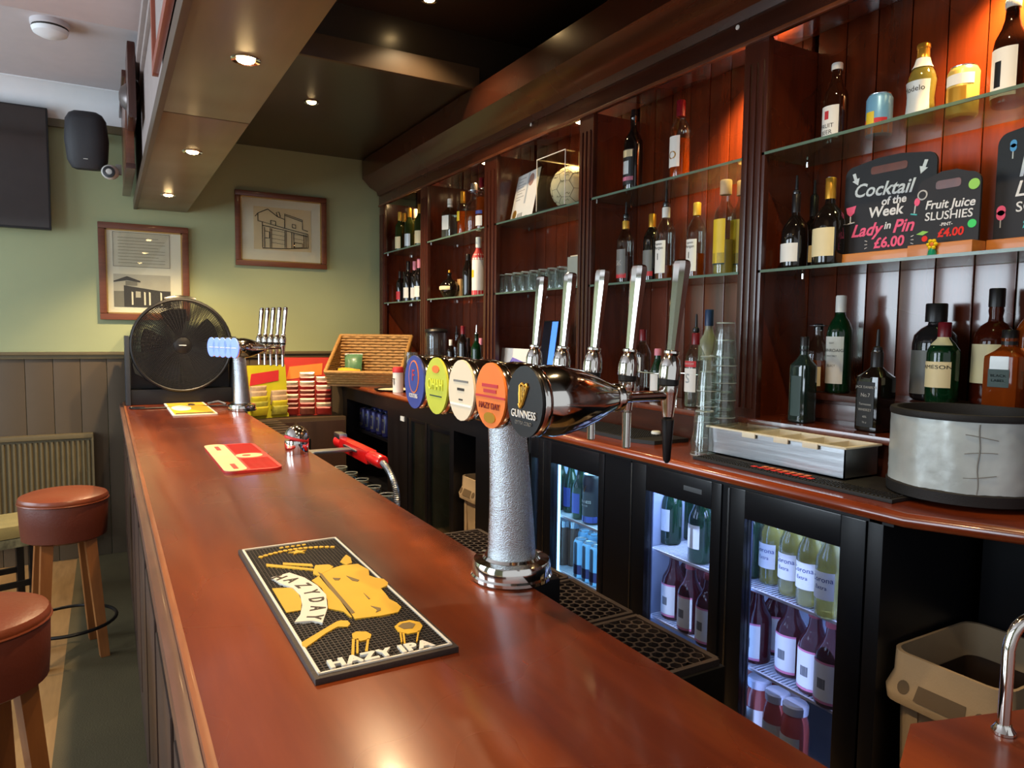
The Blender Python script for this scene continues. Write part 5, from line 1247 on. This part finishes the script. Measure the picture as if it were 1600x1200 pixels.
B(1365, 1.97, ZL, 'square dark whiskey bottle with black and white label and pourer beside the bucket', 'square', g_['gdark'], labels=[(.015, .15, .62, M['labb'])], texts=[("JACK DANIEL'S", .0105, .134, WT), ('No.7', .016, .110, WT), ('Tennessee', .010, .083, WT), ('WHISKEY', .011, .066, WT), ('40%', .009, .045, WT), ('70 cl', .008, .028, WT)], cap=(.19, .24, .0175, 'blackcap'), pourer=1, sq=8, rot=-.12, h=.98)
B(1456, 2.12, ZS2, 'large dark ribbed whiskey jug with broad black cap on the step behind the Irish bottle', 'jug', mat('smoke_glass', (40, 38, 40), .08, coat=.7, trans=.4, ior=1.2), labels=[(.02, .15, 1.1, M['labgrey'])], texts=[], cap=(.235, .29, .026, 'blackcap'), h=.98, w=1.12)
B(1470, 2.045, ZS2, 'green Irish whiskey bottle with cream label and burgundy neck above the bucket rim', 'spirit', g_['ggreen'], labels=[(.06, .155, 1.0, M['labc']), (.215, .245, 1.2, M['labc'])], texts=[('JAMESON', .0195, .135, INK)], cap=(.245, .30, .0155, 'redcap'), h=.76, w=1.12)
B(1548, 2.125, ZS2, 'amber bourbon bottle with cream label and black stopper on the rear step', 'jug', g_['rum'], labels=[(.06, .165, 1.0, M['labc'])], texts=[], cap=(.265, .315, .02, 'blackcap'), h=1.02, w=.98)
B(1571, 2.045, ZS2, 'whisky bottle with black slanted label and pale window behind the bucket', 'square', g_['whisky'], labels=[(.07, .125, .5, M['labg']), (.125, .165, .45, M['labsil'])], texts=[('BLACK', .011, .105, WT), ('LABEL', .011, .09, WT)], cap=(.2, .247, .0165, 'blackcap'), sq=5, h=.84, w=1.12)
B(1603, 2.09, ZS2, 'amber whisky bottle with orange label at the right photo edge', 'spirit', g_['whisky'], labels=[(.1, .16, 1.0, M['labor'])], cap=(.25, .3, .0155, 'goldcap'))
B(1660, 2.09, ZS2, 'dark whisky bottle beyond the right photo edge', 'spirit', g_['gdark'], labels=[(.05, .15, 1.0, M['labc'])], cap=(.25, .3, .0155, 'blackcap'))
# ================================================================== COUNTER ITEMS
bm2 = thing('rubber_mat', 'black rubber bar mat with red and orange lettering under the steel garnish tray', 'bar mat', (0, 0, ZC))
MB().box(1.62, 1.86, 1.0, 1.665, .0004, .010, .002).build('base', M['rubber'], bm2)
m = MB()
for i in range(60):
    for j in range(7): m.box(1.627+.0085*j, 1.6315+.0085*j, 1.01+.0108*i, 1.0155+.0108*i, .0098, .0125)
o = m.build('nubs', M['rubber'], bm2); o['kind'] = 'stuff'
for q, mm in ((0, M['red']), (1, M['labor'])):
    for k in range(9 if q == 0 else 7):
        y = 1.44-.024*k-.02*q; bxo('raised_mark', mm, 1.640+.024*q, 1.656+.024*q, y-.008, y+.008, .0125, .0140, bm2, .001)
bm3 = thing('rubber_mat', 'black rubber bar mat at the rear of the counter below the beer taps', 'bar mat', (0, 0, ZC))
MB().prism([(1.665, 2.02), (1.70, 1.94), (1.865, 1.94), (1.865, 2.62), (1.665, 2.62)], .0004, .014).build('base', M['rubber'], bm3)
m = MB()
for i in range(52):
    for j in range(16): m.box(1.678+.0115*j, 1.684+.0115*j, 2.03+.0112*i, 2.036+.0112*i, .0138, .016)
o = m.build('nubs', M['rubber'], bm3); o['kind'] = 'stuff'
for q, mm in ((0, M['labor']), (1, M['red'])):
    for k in range(8): bxo('raised_mark', mm, 1.685+.03*q, 1.705+.03*q, 2.58-.024*k-.016, 2.58-.024*k, .0158, .0175, bm3, .001)
ccap = thing('plastic_disc', 'white plastic cap lying on the rear rubber mat', 'disc', (1.82, 2.07, ZC+.0165)); MB().lathe([(.018, 0), (.018, .008), (.015, .011)], 18).build('cap', M['whitecap'], ccap)
# garnish tray
gt2 = thing('garnish_tray', 'long steel garnish tray with cream compartments on the rubber mat', 'garnish tray', (0, 0, ZC+.0128))
x0, x1, y0, y1, h_ = 1.715, 1.862, 1.195, 1.695, .082
m = MB()
for a in ((x0, x0+.003, y0, y1), (x1-.003, x1, y0, y1), (x0, x1, y0, y0+.003), (x0, x1, y1-.003, y1)): m.box(*a, 0, h_)
m.box(x0, x1, y0, y1, 0, .003); m.build('steel_box', M['steel'], gt2, smooth=0)
m = MB()
for a in ((x0-.006, x0+.006, y0-.006, y1+.006), (x1-.006, x1+.006, y0-.006, y1+.006), (x0, x1, y0-.006, y0+.006), (x0, x1, y1-.006, y1+.006)): m.box(*a, h_, h_+.006, .002)
m.build('rim', M['cream'], gt2)
for i in range(6):
    a, b = y1-.007-(y1-y0-.014)/6*(i+1), y1-.007-(y1-y0-.014)/6*i
    m = MB()
    for q in ((x0+.007, x0+.010, a, b), (x1-.010, x1-.007, a, b), (x0+.007, x1-.007, a, a+.002), (x0+.007, x1-.007, b-.002, b)): m.box(*q, .02, h_+.002)
    m.box(x0+.007, x1-.007, a, b, .018, .021); m.build('compartment', M['cream'], gt2, smooth=0)
for y in (1.30, 1.40, 1.52): bxo('clip', M['cream'], x0-.009, x0-.0035, y-.025, y+.025, h_-.012, h_+.004, gt2, .002)
lm = mat('lemon_peel', (232, 186, 50), .4, bump=.2, bs=200)
for i, (y, dz) in enumerate(((1.53, .0), (1.40, .01), (1.385, .022), (1.63, .0), (1.46, .004))):
    o = put('lemon_wedge', MB().sphere((0, 0, 0), .022, 10, sx=1, sy=.7, sz=.6).mesh('lemon', lm), ('lemon wedge in the second tub of the garnish tray', 'lemon wedge in the middle tub of the garnish tray', 'lemon wedge lying on another in the middle tub', 'lemon wedge in the leftmost tub of the garnish tray', 'lemon wedge left of the middle tub of the garnish tray')[i], 'fruit', (1.785+.008*(i % 2), y, ZC+.0128+.036+dz), 'lemon wedges in the garnish tray', (.3*i, .2, i))
hl = thing('tray_lid', 'clear plastic lid over the left part of the garnish tray', 'lid', (0, 0, ZC+.0128+h_+.0065))
MB().box(x0-.002, x1+.002, 1.53, y1, 0, .003).build('pane', M['acryl'], hl); MB().box(x0, x1, 1.528, 1.531, -.0, .028).build('front_lip', M['glassf'], hl)
# glass stacks
def stack(n, x, y, z, me, lab, step, h, grp):
    for i in range(n):
        put('pint_glass', me, lab+', '+('bottom', 'second from below', 'third from below', 'fourth from below', 'fifth from below')[i] if i < n-1 else lab+', topmost', 'glass', (x, y, z+h+.0008+i*step), grp, (PI, 0, .5*i))
put('pint_glass', PINT, 'single upturned pint glass standing before the glass stacks', 'glass', (1.716, 1.715, ZC+.1488), None, (PI, 0, 0))
SH = pint_mesh(.12, .026, .036, False)
stack(5, 1.755, 1.745, ZC, SH, 'upturned tumbler in the shorter glass stack behind the single pint', .052, .12, 'tumblers of the shorter stack')
stack(6, 1.82, 1.735, ZC, PINT, 'upturned pint glass in the tallest glass stack beside the garnish tray', .0585, .148, 'pint glasses of the tallest stack')
# taped bucket
bu = thing('bucket', 'large round container wrapped in creased silver white tape with a black rim on the counter', 'bucket', (1.845, .958, ZC+.0105))
R0 = .166
MB().lathe([(R0-.012, .0005), (R0+.004, .003), (R0+.006, .028), (R0-.002, .032)], 56).build('black_base', M['rubber'], bu)
m = MB(); n = 96; rings = []
rnd = random.Random(5)
for k in range(17):
    z = .028+k*.0108; ring = []
    for i in range(n):
        a = 2*PI*i/n
        r = R0+.0012*math.sin(a*9+k*.2)+.0008*rnd.uniform(-1, 1)
        ring.append(m._v((r*math.cos(a), r*math.sin(a), z)))
    rings.append(ring)
for A, B_ in zip(rings, rings[1:]):
    for i in range(n): m.f([A[i], A[(i+1) % n], B_[(i+1) % n], B_[i]])
tape = mat('silver_tape', (186, 194, 192), .34, .2, coat=.25, var=.3, vs=7, bump=.25, bs=26)
nt = tape.node_tree
m.build('tape_wrap', tape, bu, smooth=60)
m = MB()
for z in (.075, .12, .16):
    m.tube([((R0+.0008)*math.cos(a), (R0+.0008)*math.sin(a), z+.008*math.sin(a*4+z*40)) for a in [PI*1.15+.03*q for q in range(14)]], .0012, 4)
m.tube([((R0+.001)*math.cos(3.78+.01*math.sin(q)), (R0+.001)*math.sin(3.78+.01*math.sin(q)), .03+.0135*q) for q in range(13)], .0013, 4)
o = m.build('tape_creases', M['grey'], bu); o['kind'] = 'stuff'
MB().lathe([(R0+.002, .196), (R0+.004, .204), (R0+.002, .212), (R0-.012, .212), (R0-.018, .19), (R0-.02, .04), (.001, .038)], 56, caps=False).build('inner_liner', M['rubber'], bu)
# swan neck tap
gk = thing('swan_neck_tap', 'chrome swan neck tap on the end piece of counter, lower right', 'tap', (.985, .445, ZB))
MB().lathe([(.014, .0005), (.014, .004), (.011, .008), (.009, .012)], 20).build('base_collar', M['chrome'], gk)
pth = [(0, 0, .008), (0, 0, .11)]+[(.002+.026*(1-math.cos(a)), -.016*(1-math.cos(a)), .11+.042*math.sin(a)) for a in [PI*q/12 for q in range(1, 13)]]+[(.056, -.034, .02)]
MB().tube(pth, .0075, 14).build('spout', M['chrome'], gk)
# bins
def bin_(name, label, x, y, rz, lx, ly, h, col, sc=1):
    t = thing(name, label, 'bin', (x, y, 0.001), rz)
    m = MB()
    def ring(hx, hy, z, r=.04): return [m._v((px_, py_, z)) for px_, py_ in rounded(-hx, hx, -hy, hy, r, 4)]
    A = [ring(lx*.8, ly*.8, 0), ring(lx*.93, ly*.9, h*.86), ring(lx*.93, ly*.9, h*.86)]
    I = [ring(lx*.90, ly*.86, h*.86), ring(lx*.77, ly*.77, .01)]
    seq = A+I
    for a, b in zip(seq, seq[1:]):
        for i in range(len(a)): j = (i+1) % len(a); m.f([a[i], a[j], b[j], b[i]])
    m.f(list(reversed(A[0]))); m.f(I[-1])
    m.build('body', col, t)
    m = MB(); R1 = ring(lx*.93, ly*.9, h*.84); R2 = ring(lx*1.06, ly*1.04, h*.85); R3 = ring(lx*1.08, ly*1.06, h*.885); R4 = ring(lx*1.0, ly*.98, h*.93); R5 = ring(lx*.99, ly*.97, h); R6 = ring(lx*.94, ly*.92, h); R7 = ring(lx*.90, ly*.86, h*.86)
    for a, b in zip((R1, R2, R3, R4, R5, R6, R7), (R2, R3, R4, R5, R6, R7)):
        for i in range(len(a)): j = (i+1) % len(a); m.f([a[i], a[j], b[j], b[i]])
    m.build('rim', col, t)
    dk = mat('bin_slot_shade', (92, 74, 50), .6)  # flat faces on the collar; the shade inside slots is their darker colour
    def onrim(u, v):   # point on the sloped collar of the -x side: u along y, v 0..1 up the slope
        return Vector((-lx*(1.08-.08*v)-.0012, u, h*(.885+.045*v)))
    for (u0, u1, v0, v1, nm) in ((-.055, .055, -.1, .85, 'hand_slot'),):
        m = MB(); m.f([m._v(onrim(u0*ly/.13, v0)), m._v(onrim(u1*ly/.13, v0)), m._v(onrim(u1*ly/.13*.93, v1)), m._v(onrim(u0*ly/.13*.93, v1))]); m.build(nm, dk, t)
    for u in (-.082, .082):
        m = MB(); m.f([m._v(onrim(u*ly/.13+.014*math.cos(2*PI*k/14), .42+.42*math.sin(2*PI*k/14))) for k in range(14)]); m.build('round_hole', dk, t)
    for u in (-.07, .07):
        m = MB(); m.box(-lx*.9-.008, -lx*.86, u*ly/.13-.014, u*ly/.13+.014, h*.1, h*.84, .004); m.build('rib', col, t)
    lin_ = MB(); a = [lin_._v((px_, py_, h*.9)) for px_, py_ in rounded(-lx*.86, lx*.86, -ly*.83, ly*.83, .03, 4)]; b = [lin_._v((px_*.97, py_*.97, h*.3)) for px_, py_ in rounded(-lx*.86, lx*.86, -ly*.83, ly*.83, .03, 4)]
    for i in range(len(a)): j = (i+1) % len(a); lin_.f([a[i], a[j], b[j], b[i]])
    lin_.f(b); lin_.build('bin_liner', mat('brown_liner', (58, 42, 30), .5), t)
    return t
bb = bin_('waste_bin', 'beige plastic bin with handle slots in the lower right behind the swan neck tap', 1.80, .86, 0, .178, .135, .80, M['beige'])
rc_ = MB(); rc_.T = Matrix.Rotation(-PI/2, 4, 'Y'); rc_.lathe([(.05, 0), (.05, .002)], 24); rc_.build('recycling_sticker', M['labblue'], bb, (-.155, -.05, .52))
bin_('waste_bin', 'narrow beige bin in the dark niche between the back bar fridges', 1.82, 3.30, 0, .19, .11, .78, M['beige'])
# ================================================================== FRIDGES
def strip_light(x, y0, y1, z0, z1, col, pw, nm, par):
    o = bxo('led_strip', emis(nm, col, pw), x, x+.008, y0, y1, z0, z1, par)
    return o
def fridge(name, label, y0, y1, doors, lit, shelves, gl='fglass'):
    t = thing(name, label, 'fridge', (0, 0, 0))
    zt, zb = (ZC-.051 if lit else ZC-.131), .06
    m = MB()
    m.box(1.63, 2.12, y0, y0+.02, zb, zt).box(1.63, 2.12, y1-.02, y1, zb, zt).box(1.63, 2.12, y0+.02, y1-.02, zb, zb+.03).box(1.63, 2.12, y0+.02, y1-.02, zt-.03, zt)
    m.build('cabinet', M['fridge'], t)
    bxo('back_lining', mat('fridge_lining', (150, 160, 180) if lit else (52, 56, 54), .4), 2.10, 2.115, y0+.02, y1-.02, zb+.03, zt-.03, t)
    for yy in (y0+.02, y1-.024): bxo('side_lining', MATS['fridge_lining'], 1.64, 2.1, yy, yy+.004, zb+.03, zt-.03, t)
    bxo('kick_plate', M['black'], 1.62, 1.66, y0, y1, 0, zb, t)
    nd = len(doors)
    for k, (a, b, ga, gb, gz0, gz1) in enumerate(doors):
        xo = 1.60
        d = MB().box(xo, xo+.03, a, ga, zb, zt, .003).box(xo, xo+.03, gb, b, zb, zt, .003).box(xo, xo+.03, ga, gb, zb, gz0, .003).box(xo, xo+.03, ga, gb, gz1, zt, .003).build('door', M['fridge'], t)
        bxo('pane', M[gl], xo+.012, xo+.018, ga, gb, gz0, gz1, d)
        bxo('edge_trim', M['alu'] if lit else M['black'], xo-.004, xo, b-.006, b, zb+.02, zt-.004, d)
        bxo('inner_gasket', mat('gasket', (60, 70, 96), .5), xo+.03, xo+.036, gb-.002, gb+.025, gz0, gz1, d)
    for z in shelves:
        s = bxo('shelf_rail', M['white'], 1.66, 1.668, y0+.02, y1-.02, z-.008, z, t)
        m = MB(); n = int((y1-y0-.04)/.0125)
        for i in range(n):
            y = y0+.025+.0125*i; m.box(1.668, 2.09, y, y+.003, z-.004, z-.001)
        m.box(1.86, 1.864, y0+.02, y1-.02, z-.008, z-.004)
        o = m.build('shelf_wires', mat('white_wire', (215, 220, 228), .35), t, smooth=0); o['kind'] = 'stuff'
    return t
FT_, = (1.55-.534,)
fA = fridge('bottle_fridge', 'lit under counter bottle fridge glowing cyan behind the beer font column', 2.10, 2.64, [(2.10, 2.52, 2.135, 2.465, .44, 1.008), (2.52, 2.64, 2.565, 2.625, .44, 1.008)], True, (.775, .535))
fB = fridge('bottle_fridge', 'lit two door bottle fridge glowing blue below the garnish tray', 1.05, 1.94, [(1.52, 1.94, 1.560, 1.865, .40, 1.012), (1.05, 1.49, 1.118, 1.428, .40, 1.015)], True, (.793, .548))
bxo('door_gap', M['fridge'], 1.606, 1.63, 1.49, 1.52, .06, ZC-.051, fB)
bxo('end_filler', M['fridge'], 1.60, 2.12, 1.945, 2.095, 0, ZC-.051, cab)
bxo('scratch_plate', M['steel'], 1.5990, 1.6, 1.60, 1.68, ZC-.10, ZC-.085, cab)
def led(y, z0, z1, col, pw, par, nm):
    bxo('led_strip', emis(nm, col, 5), 1.645, 1.653, y-.007, y+.007, z0, z1, par)
def fl_light(y, z, sy, sz, col, pw, rz, rx=0):
    o = area('fridge_glow', (1.67, y, z), (0, rx, rz), sz, sy, pw, col)
    return o
# LED strips: a long one down the left side of each door opening and one along the top of each cabinet
led(2.475, .42, 1.0, (150, 220, 255), 1, fA, 'cyan_led'); led(1.90, .42, 1.0, (150, 190, 255), 1, fB, 'blue_led'); led(1.455, .42, 1.0, (150, 180, 255), 1, fB, 'blue_led')
area('fridge_glow', (1.80, 2.33, 1.05), (0, 0, 0), .25, .4, 5, (.45, .85, 1.0))
area('fridge_glow', (1.80, 1.72, 1.05), (0, 0, 0), .25, .36, 5, (.50, .66, 1.0))
area('fridge_glow', (1.80, 1.27, 1.05), (0, 0, 0), .25, .36, 7, (.46, .58, 1.0))
area('fridge_glow', (1.66, 1.69, .66), (0, -PI/2, 0), .5, .3, .8, (.50, .64, 1.0))
area('fridge_glow', (1.66, 1.27, .62), (0, -PI/2, 0), .6, .3, 1.2, (.46, .58, 1.0))
area('fridge_glow', (1.66, 2.30, .66), (0, -PI/2, 0), .5, .3, .8, (.45, .85, 1.0))
fC = fridge('tall_fridge', 'unlit under counter fridge with two glass doors reflecting the bar', 3.46, 4.09, [(3.78, 4.09, 3.815, 4.03, .35, 1.0), (3.46, 3.78, 3.475, 3.745, .35, .985)], False, (.72, .5), 'ogl')
bxo('wall_sign', M['lgrey'], 1.665, 1.67, 3.86, 3.90, .80, .92, fC)
for i in range(5):
    jar(('dim glass jar in the unlit fridge, left end', 'dim glass jar second from the left in the unlit fridge', 'dim glass jar in the middle of the unlit fridge', 'dim glass jar behind the right door of the unlit fridge', 'dim glass jar at the right end of the unlit fridge')[i], 0, 1.75, .501, .045, .15, 0).location.y = 4.0-.11*i
# cans of the open shelf
for j in range(2):
    for i in range(6):
        t = bottle(('first', 'second', 'third', 'fourth', 'fifth', 'last')[i]+' slim navy can from the left, '+('front', 'rear')[j]+' row on the dark open shelf', 1.70+.09*j, 5.24-.125*i, .80, 'tallcan', M['cannavy'], labels=[(.03, .13, .5, M['cansil']), (.05, .11, .25, M['cannavy'])], name='drink_can', group='drink cans on the open shelf', w=1.05, rot=.3)
# fridge A contents
fa = [(876, 1.72), (892, 1.73), (906, 1.70)]
for i, (px, x) in enumerate(fa):
    y = yat(px, x, .85)
    bottle(('green cider bottle with blue label next to the glowing left strip', 'green cider bottle with blue label, middle of three beside the stout can', 'green cider bottle with blue label touching the black stout can')[i], x, y, .775, 'large_beer', g_['ggreen'], labels=[(.03, .12, .9, M['labblue'])], texts=[], cap=(.226, .246, .0165, 'gold'), group='green bottles in the cyan fridge', h=.92)
for i in range(3): bottle(('left', 'middle', 'right')[i]+' green cider bottle of the rear row in the cyan lit fridge', 1.86, 2.42-.1*i, .775, 'large_beer', g_['ggreen'], labels=[(.03, .12, .9, M['labblue'])], group='green bottles at the rear of the cyan fridge', h=.92)
bottle('black stout can with gold harp in the cyan lit fridge', 1.70, yat(925, 1.70, .87), .775, 'tallcan', M['labb'], labels=[(.008, .028, PI*.99, M['labblue'])], texts=[('GUINNESS', .0125, .075, WT), ('DRAUGHT', .007, .062, WT), ('V', .035, .115, M['gold'])], name='drink_can', w=1.2, h=1.25)
for i, px in enumerate((880, 896)):
    t = thing('mixer_jar', ('brown jar with silver lid on the lower shelf of the cyan fridge, left', 'brown jar with silver lid on the lower shelf of the cyan fridge, right')[i], 'jar', (1.72+.03*i, yat(px, 1.72+.03*i, .65), .5355))
    MB().lathe([(.026, 0), (.028, .006), (.028, .15), (.022, .17)], 20).build('jar_body', mat('brown_jar', (90, 64, 50), .25, coat=.4), t); MB().lathe([(.027, .168), (.027, .195), (.024, .198)], 20).build('lid', M['cansil'], t)
for i, px in enumerate((908, 921, 933, 914, 928)):
    x = 1.69 if i < 3 else 1.78
    bottle(('pale blue drink can on the lower shelf of the cyan fridge, left of its row', 'pale blue drink can in the middle of the row in the cyan fridge', 'pale blue drink can at the door frame of the cyan fridge', 'pale blue drink can behind the front row, left', 'pale blue drink can behind the front row, right')[i], x, yat(px, x, .6), .535, 'tallcan', M['canblue'], labels=[(.02, .06, 1.0, M['cannavy'])], name='drink_can', group='pale blue cans in the cyan fridge', w=.98)
# fridge B left door
def fb_(px, x, z, lb, kind, gl, grp=None, **k):
    return bottle(lb, x, yat(px, x, z+.08), z, kind, gl, group=grp, **k)
wl2 = dict(labels=[(.045, .115, .72, M['labw'])], texts=[], cap=(.21, .228, .0145, 'gold'))
for i, (px, x) in enumerate(((1048, 1.76), (1094, 1.70), (1070, 1.86), (1024, 1.93), (1100, 1.86))):
    fb_(px, x, .793, ('green lager bottle with white oval label, left behind the left blue door', 'green lager bottle with white oval label beside the door frame of the left blue door', 'green lager bottle in the rear between the two front ones', 'green lager bottle at the rear left of the blue fridge', 'green lager bottle at the rear right behind the left blue door')[i], 'beer', g_['ggreen'], 'green lager bottles in the blue fridge', w=1.3, h=1.12, **wl2)
ol = dict(labels=[(.02, .128, .95, M['labw']), (.128, .134, .95, M['labpink']), (.014, .022, .95, M['labpink']), (.055, .085, .28, M['labgrey'])], cap=(.226, .246, .0165, 'redcap'))
for i, (px, x) in enumerate(((1052, 1.72), (1078, 1.69), (1107, 1.67), (1060, 1.84), (1090, 1.82))):
    fb_(px, x, .548, ('dark red cider bottle with white label, left of three behind the left blue door', 'dark red cider bottle with white label, middle of three behind the left blue door', 'dark red cider bottle half hidden by the frame of the left blue door', 'dark red cider bottle in the second row, left, behind the left blue door', 'dark red cider bottle in the second row, right, behind the left blue door')[i], 'large_beer', g_['cider'], 'dark cider bottles behind the left blue door', h=.95, w=1.15, **ol)
# right door
fb_(1172, 1.74, .793, 'green lager bottle with white oval label alone at the left of the right blue door', 'beer', g_['ggreen'], w=1.3, h=1.12, **wl2)
fb_(1186, 1.86, .793, 'green lager bottle behind the first one at the right blue door', 'beer', g_['ggreen'], w=1.3, h=1.12, **wl2)
cl = dict(fill=(.19, M['lemon']), labels=[(.045, .11, .95, M['labw'])], texts=[('Corona', .0175, .092, M['labblue']), ('Extra', .0135, .073, M['labblue'])], cap=(.21, .228, .0145, 'gold'))
for i, (px, x) in enumerate(((1206, 1.75), (1237, 1.72), (1266, 1.70), (1296, 1.68), (1222, 1.85), (1250, 1.83), (1280, 1.81))):
    fb_(px, x, .793, ('clear pale beer bottle, first from the left in the right blue door', 'clear pale beer bottle, second from the left in the right blue door', 'clear pale beer bottle, third from the left in the right blue door', 'clear bottle of pale beer with white label beside the right door frame', 'clear bottle of pale beer in the second row, left', 'clear bottle of pale beer in the second row, middle', 'clear bottle of pale beer in the second row, right')[i], 'beer', g_['gclear'], 'pale beer bottles in the blue fridge', h=1.15, w=1.22, **cl)
for i, (px, x) in enumerate(((1182, 1.72), (1213, 1.82), (1236, 1.74), (1272, 1.71), (1299, 1.69), (1165, 1.80))):
    fb_(px, x, .548, ('dark cider bottle, leftmost on the middle shelf in the right blue door', 'dark cider bottle set back on the middle shelf of the right blue door', 'dark cider bottle with white label in the centre of the middle shelf', 'dark cider bottle with white label right of the centre on the middle shelf', 'dark cider bottle at the right frame on the middle shelf', 'dark cider bottle hidden at the left of the middle shelf')[i], 'large_beer', g_['cider'], 'dark cider bottles behind the right blue door', h=.95, w=1.22, **ol)
for i, (px, x) in enumerate(((1186, 1.70), (1214, 1.68), (1242, 1.67), (1182, 1.80), (1212, 1.78), (1240, 1.76))):
    t = thing('juice_bottle', ('small rosy juice bottle with white cap, left of three on the fridge floor', 'small rosy juice bottle with white cap, middle of three on the fridge floor', 'small rosy juice bottle with white cap, right of three on the fridge floor', 'rosy juice bottle in the second row on the fridge floor, left', 'rosy juice bottle in the second row on the fridge floor, middle', 'rosy juice bottle in the second row on the fridge floor, right')[i], 'bottle', (x, yat(px, x, .45), .30), -PI/2, 'rosy juice bottles on the fridge floor'); t.scale = (1.3, 1.3, 1.25)
    MB().lathe([(.027, 0), (.03, .006), (.03, .11), (.028, .13), (.022, .15)], 22).build('glass_body', mat('rosy_juice', (170, 78, 70), .2, trans=.2, coat=.4), t)
    m = MB(); g = []
    for z in (.03, .10): g.append([m._v((.0308*math.sin(a), -.0308*math.cos(a), z)) for a in [-1+.2*q for q in range(11)]])
    for q in range(10): m.f([g[0][q], g[0][q+1], g[1][q+1], g[1][q]])
    m.build('label', M['labw'], t); MB().lathe([(.0265, .148), (.0275, .166), (.024, .17)], 22).build('cap', mat('pearl_cap', (206, 208, 218), .35), t)
bxo('lower_rack', M['black'], 1.66, 2.1, 1.07, 1.92, .27, .2995, fB)
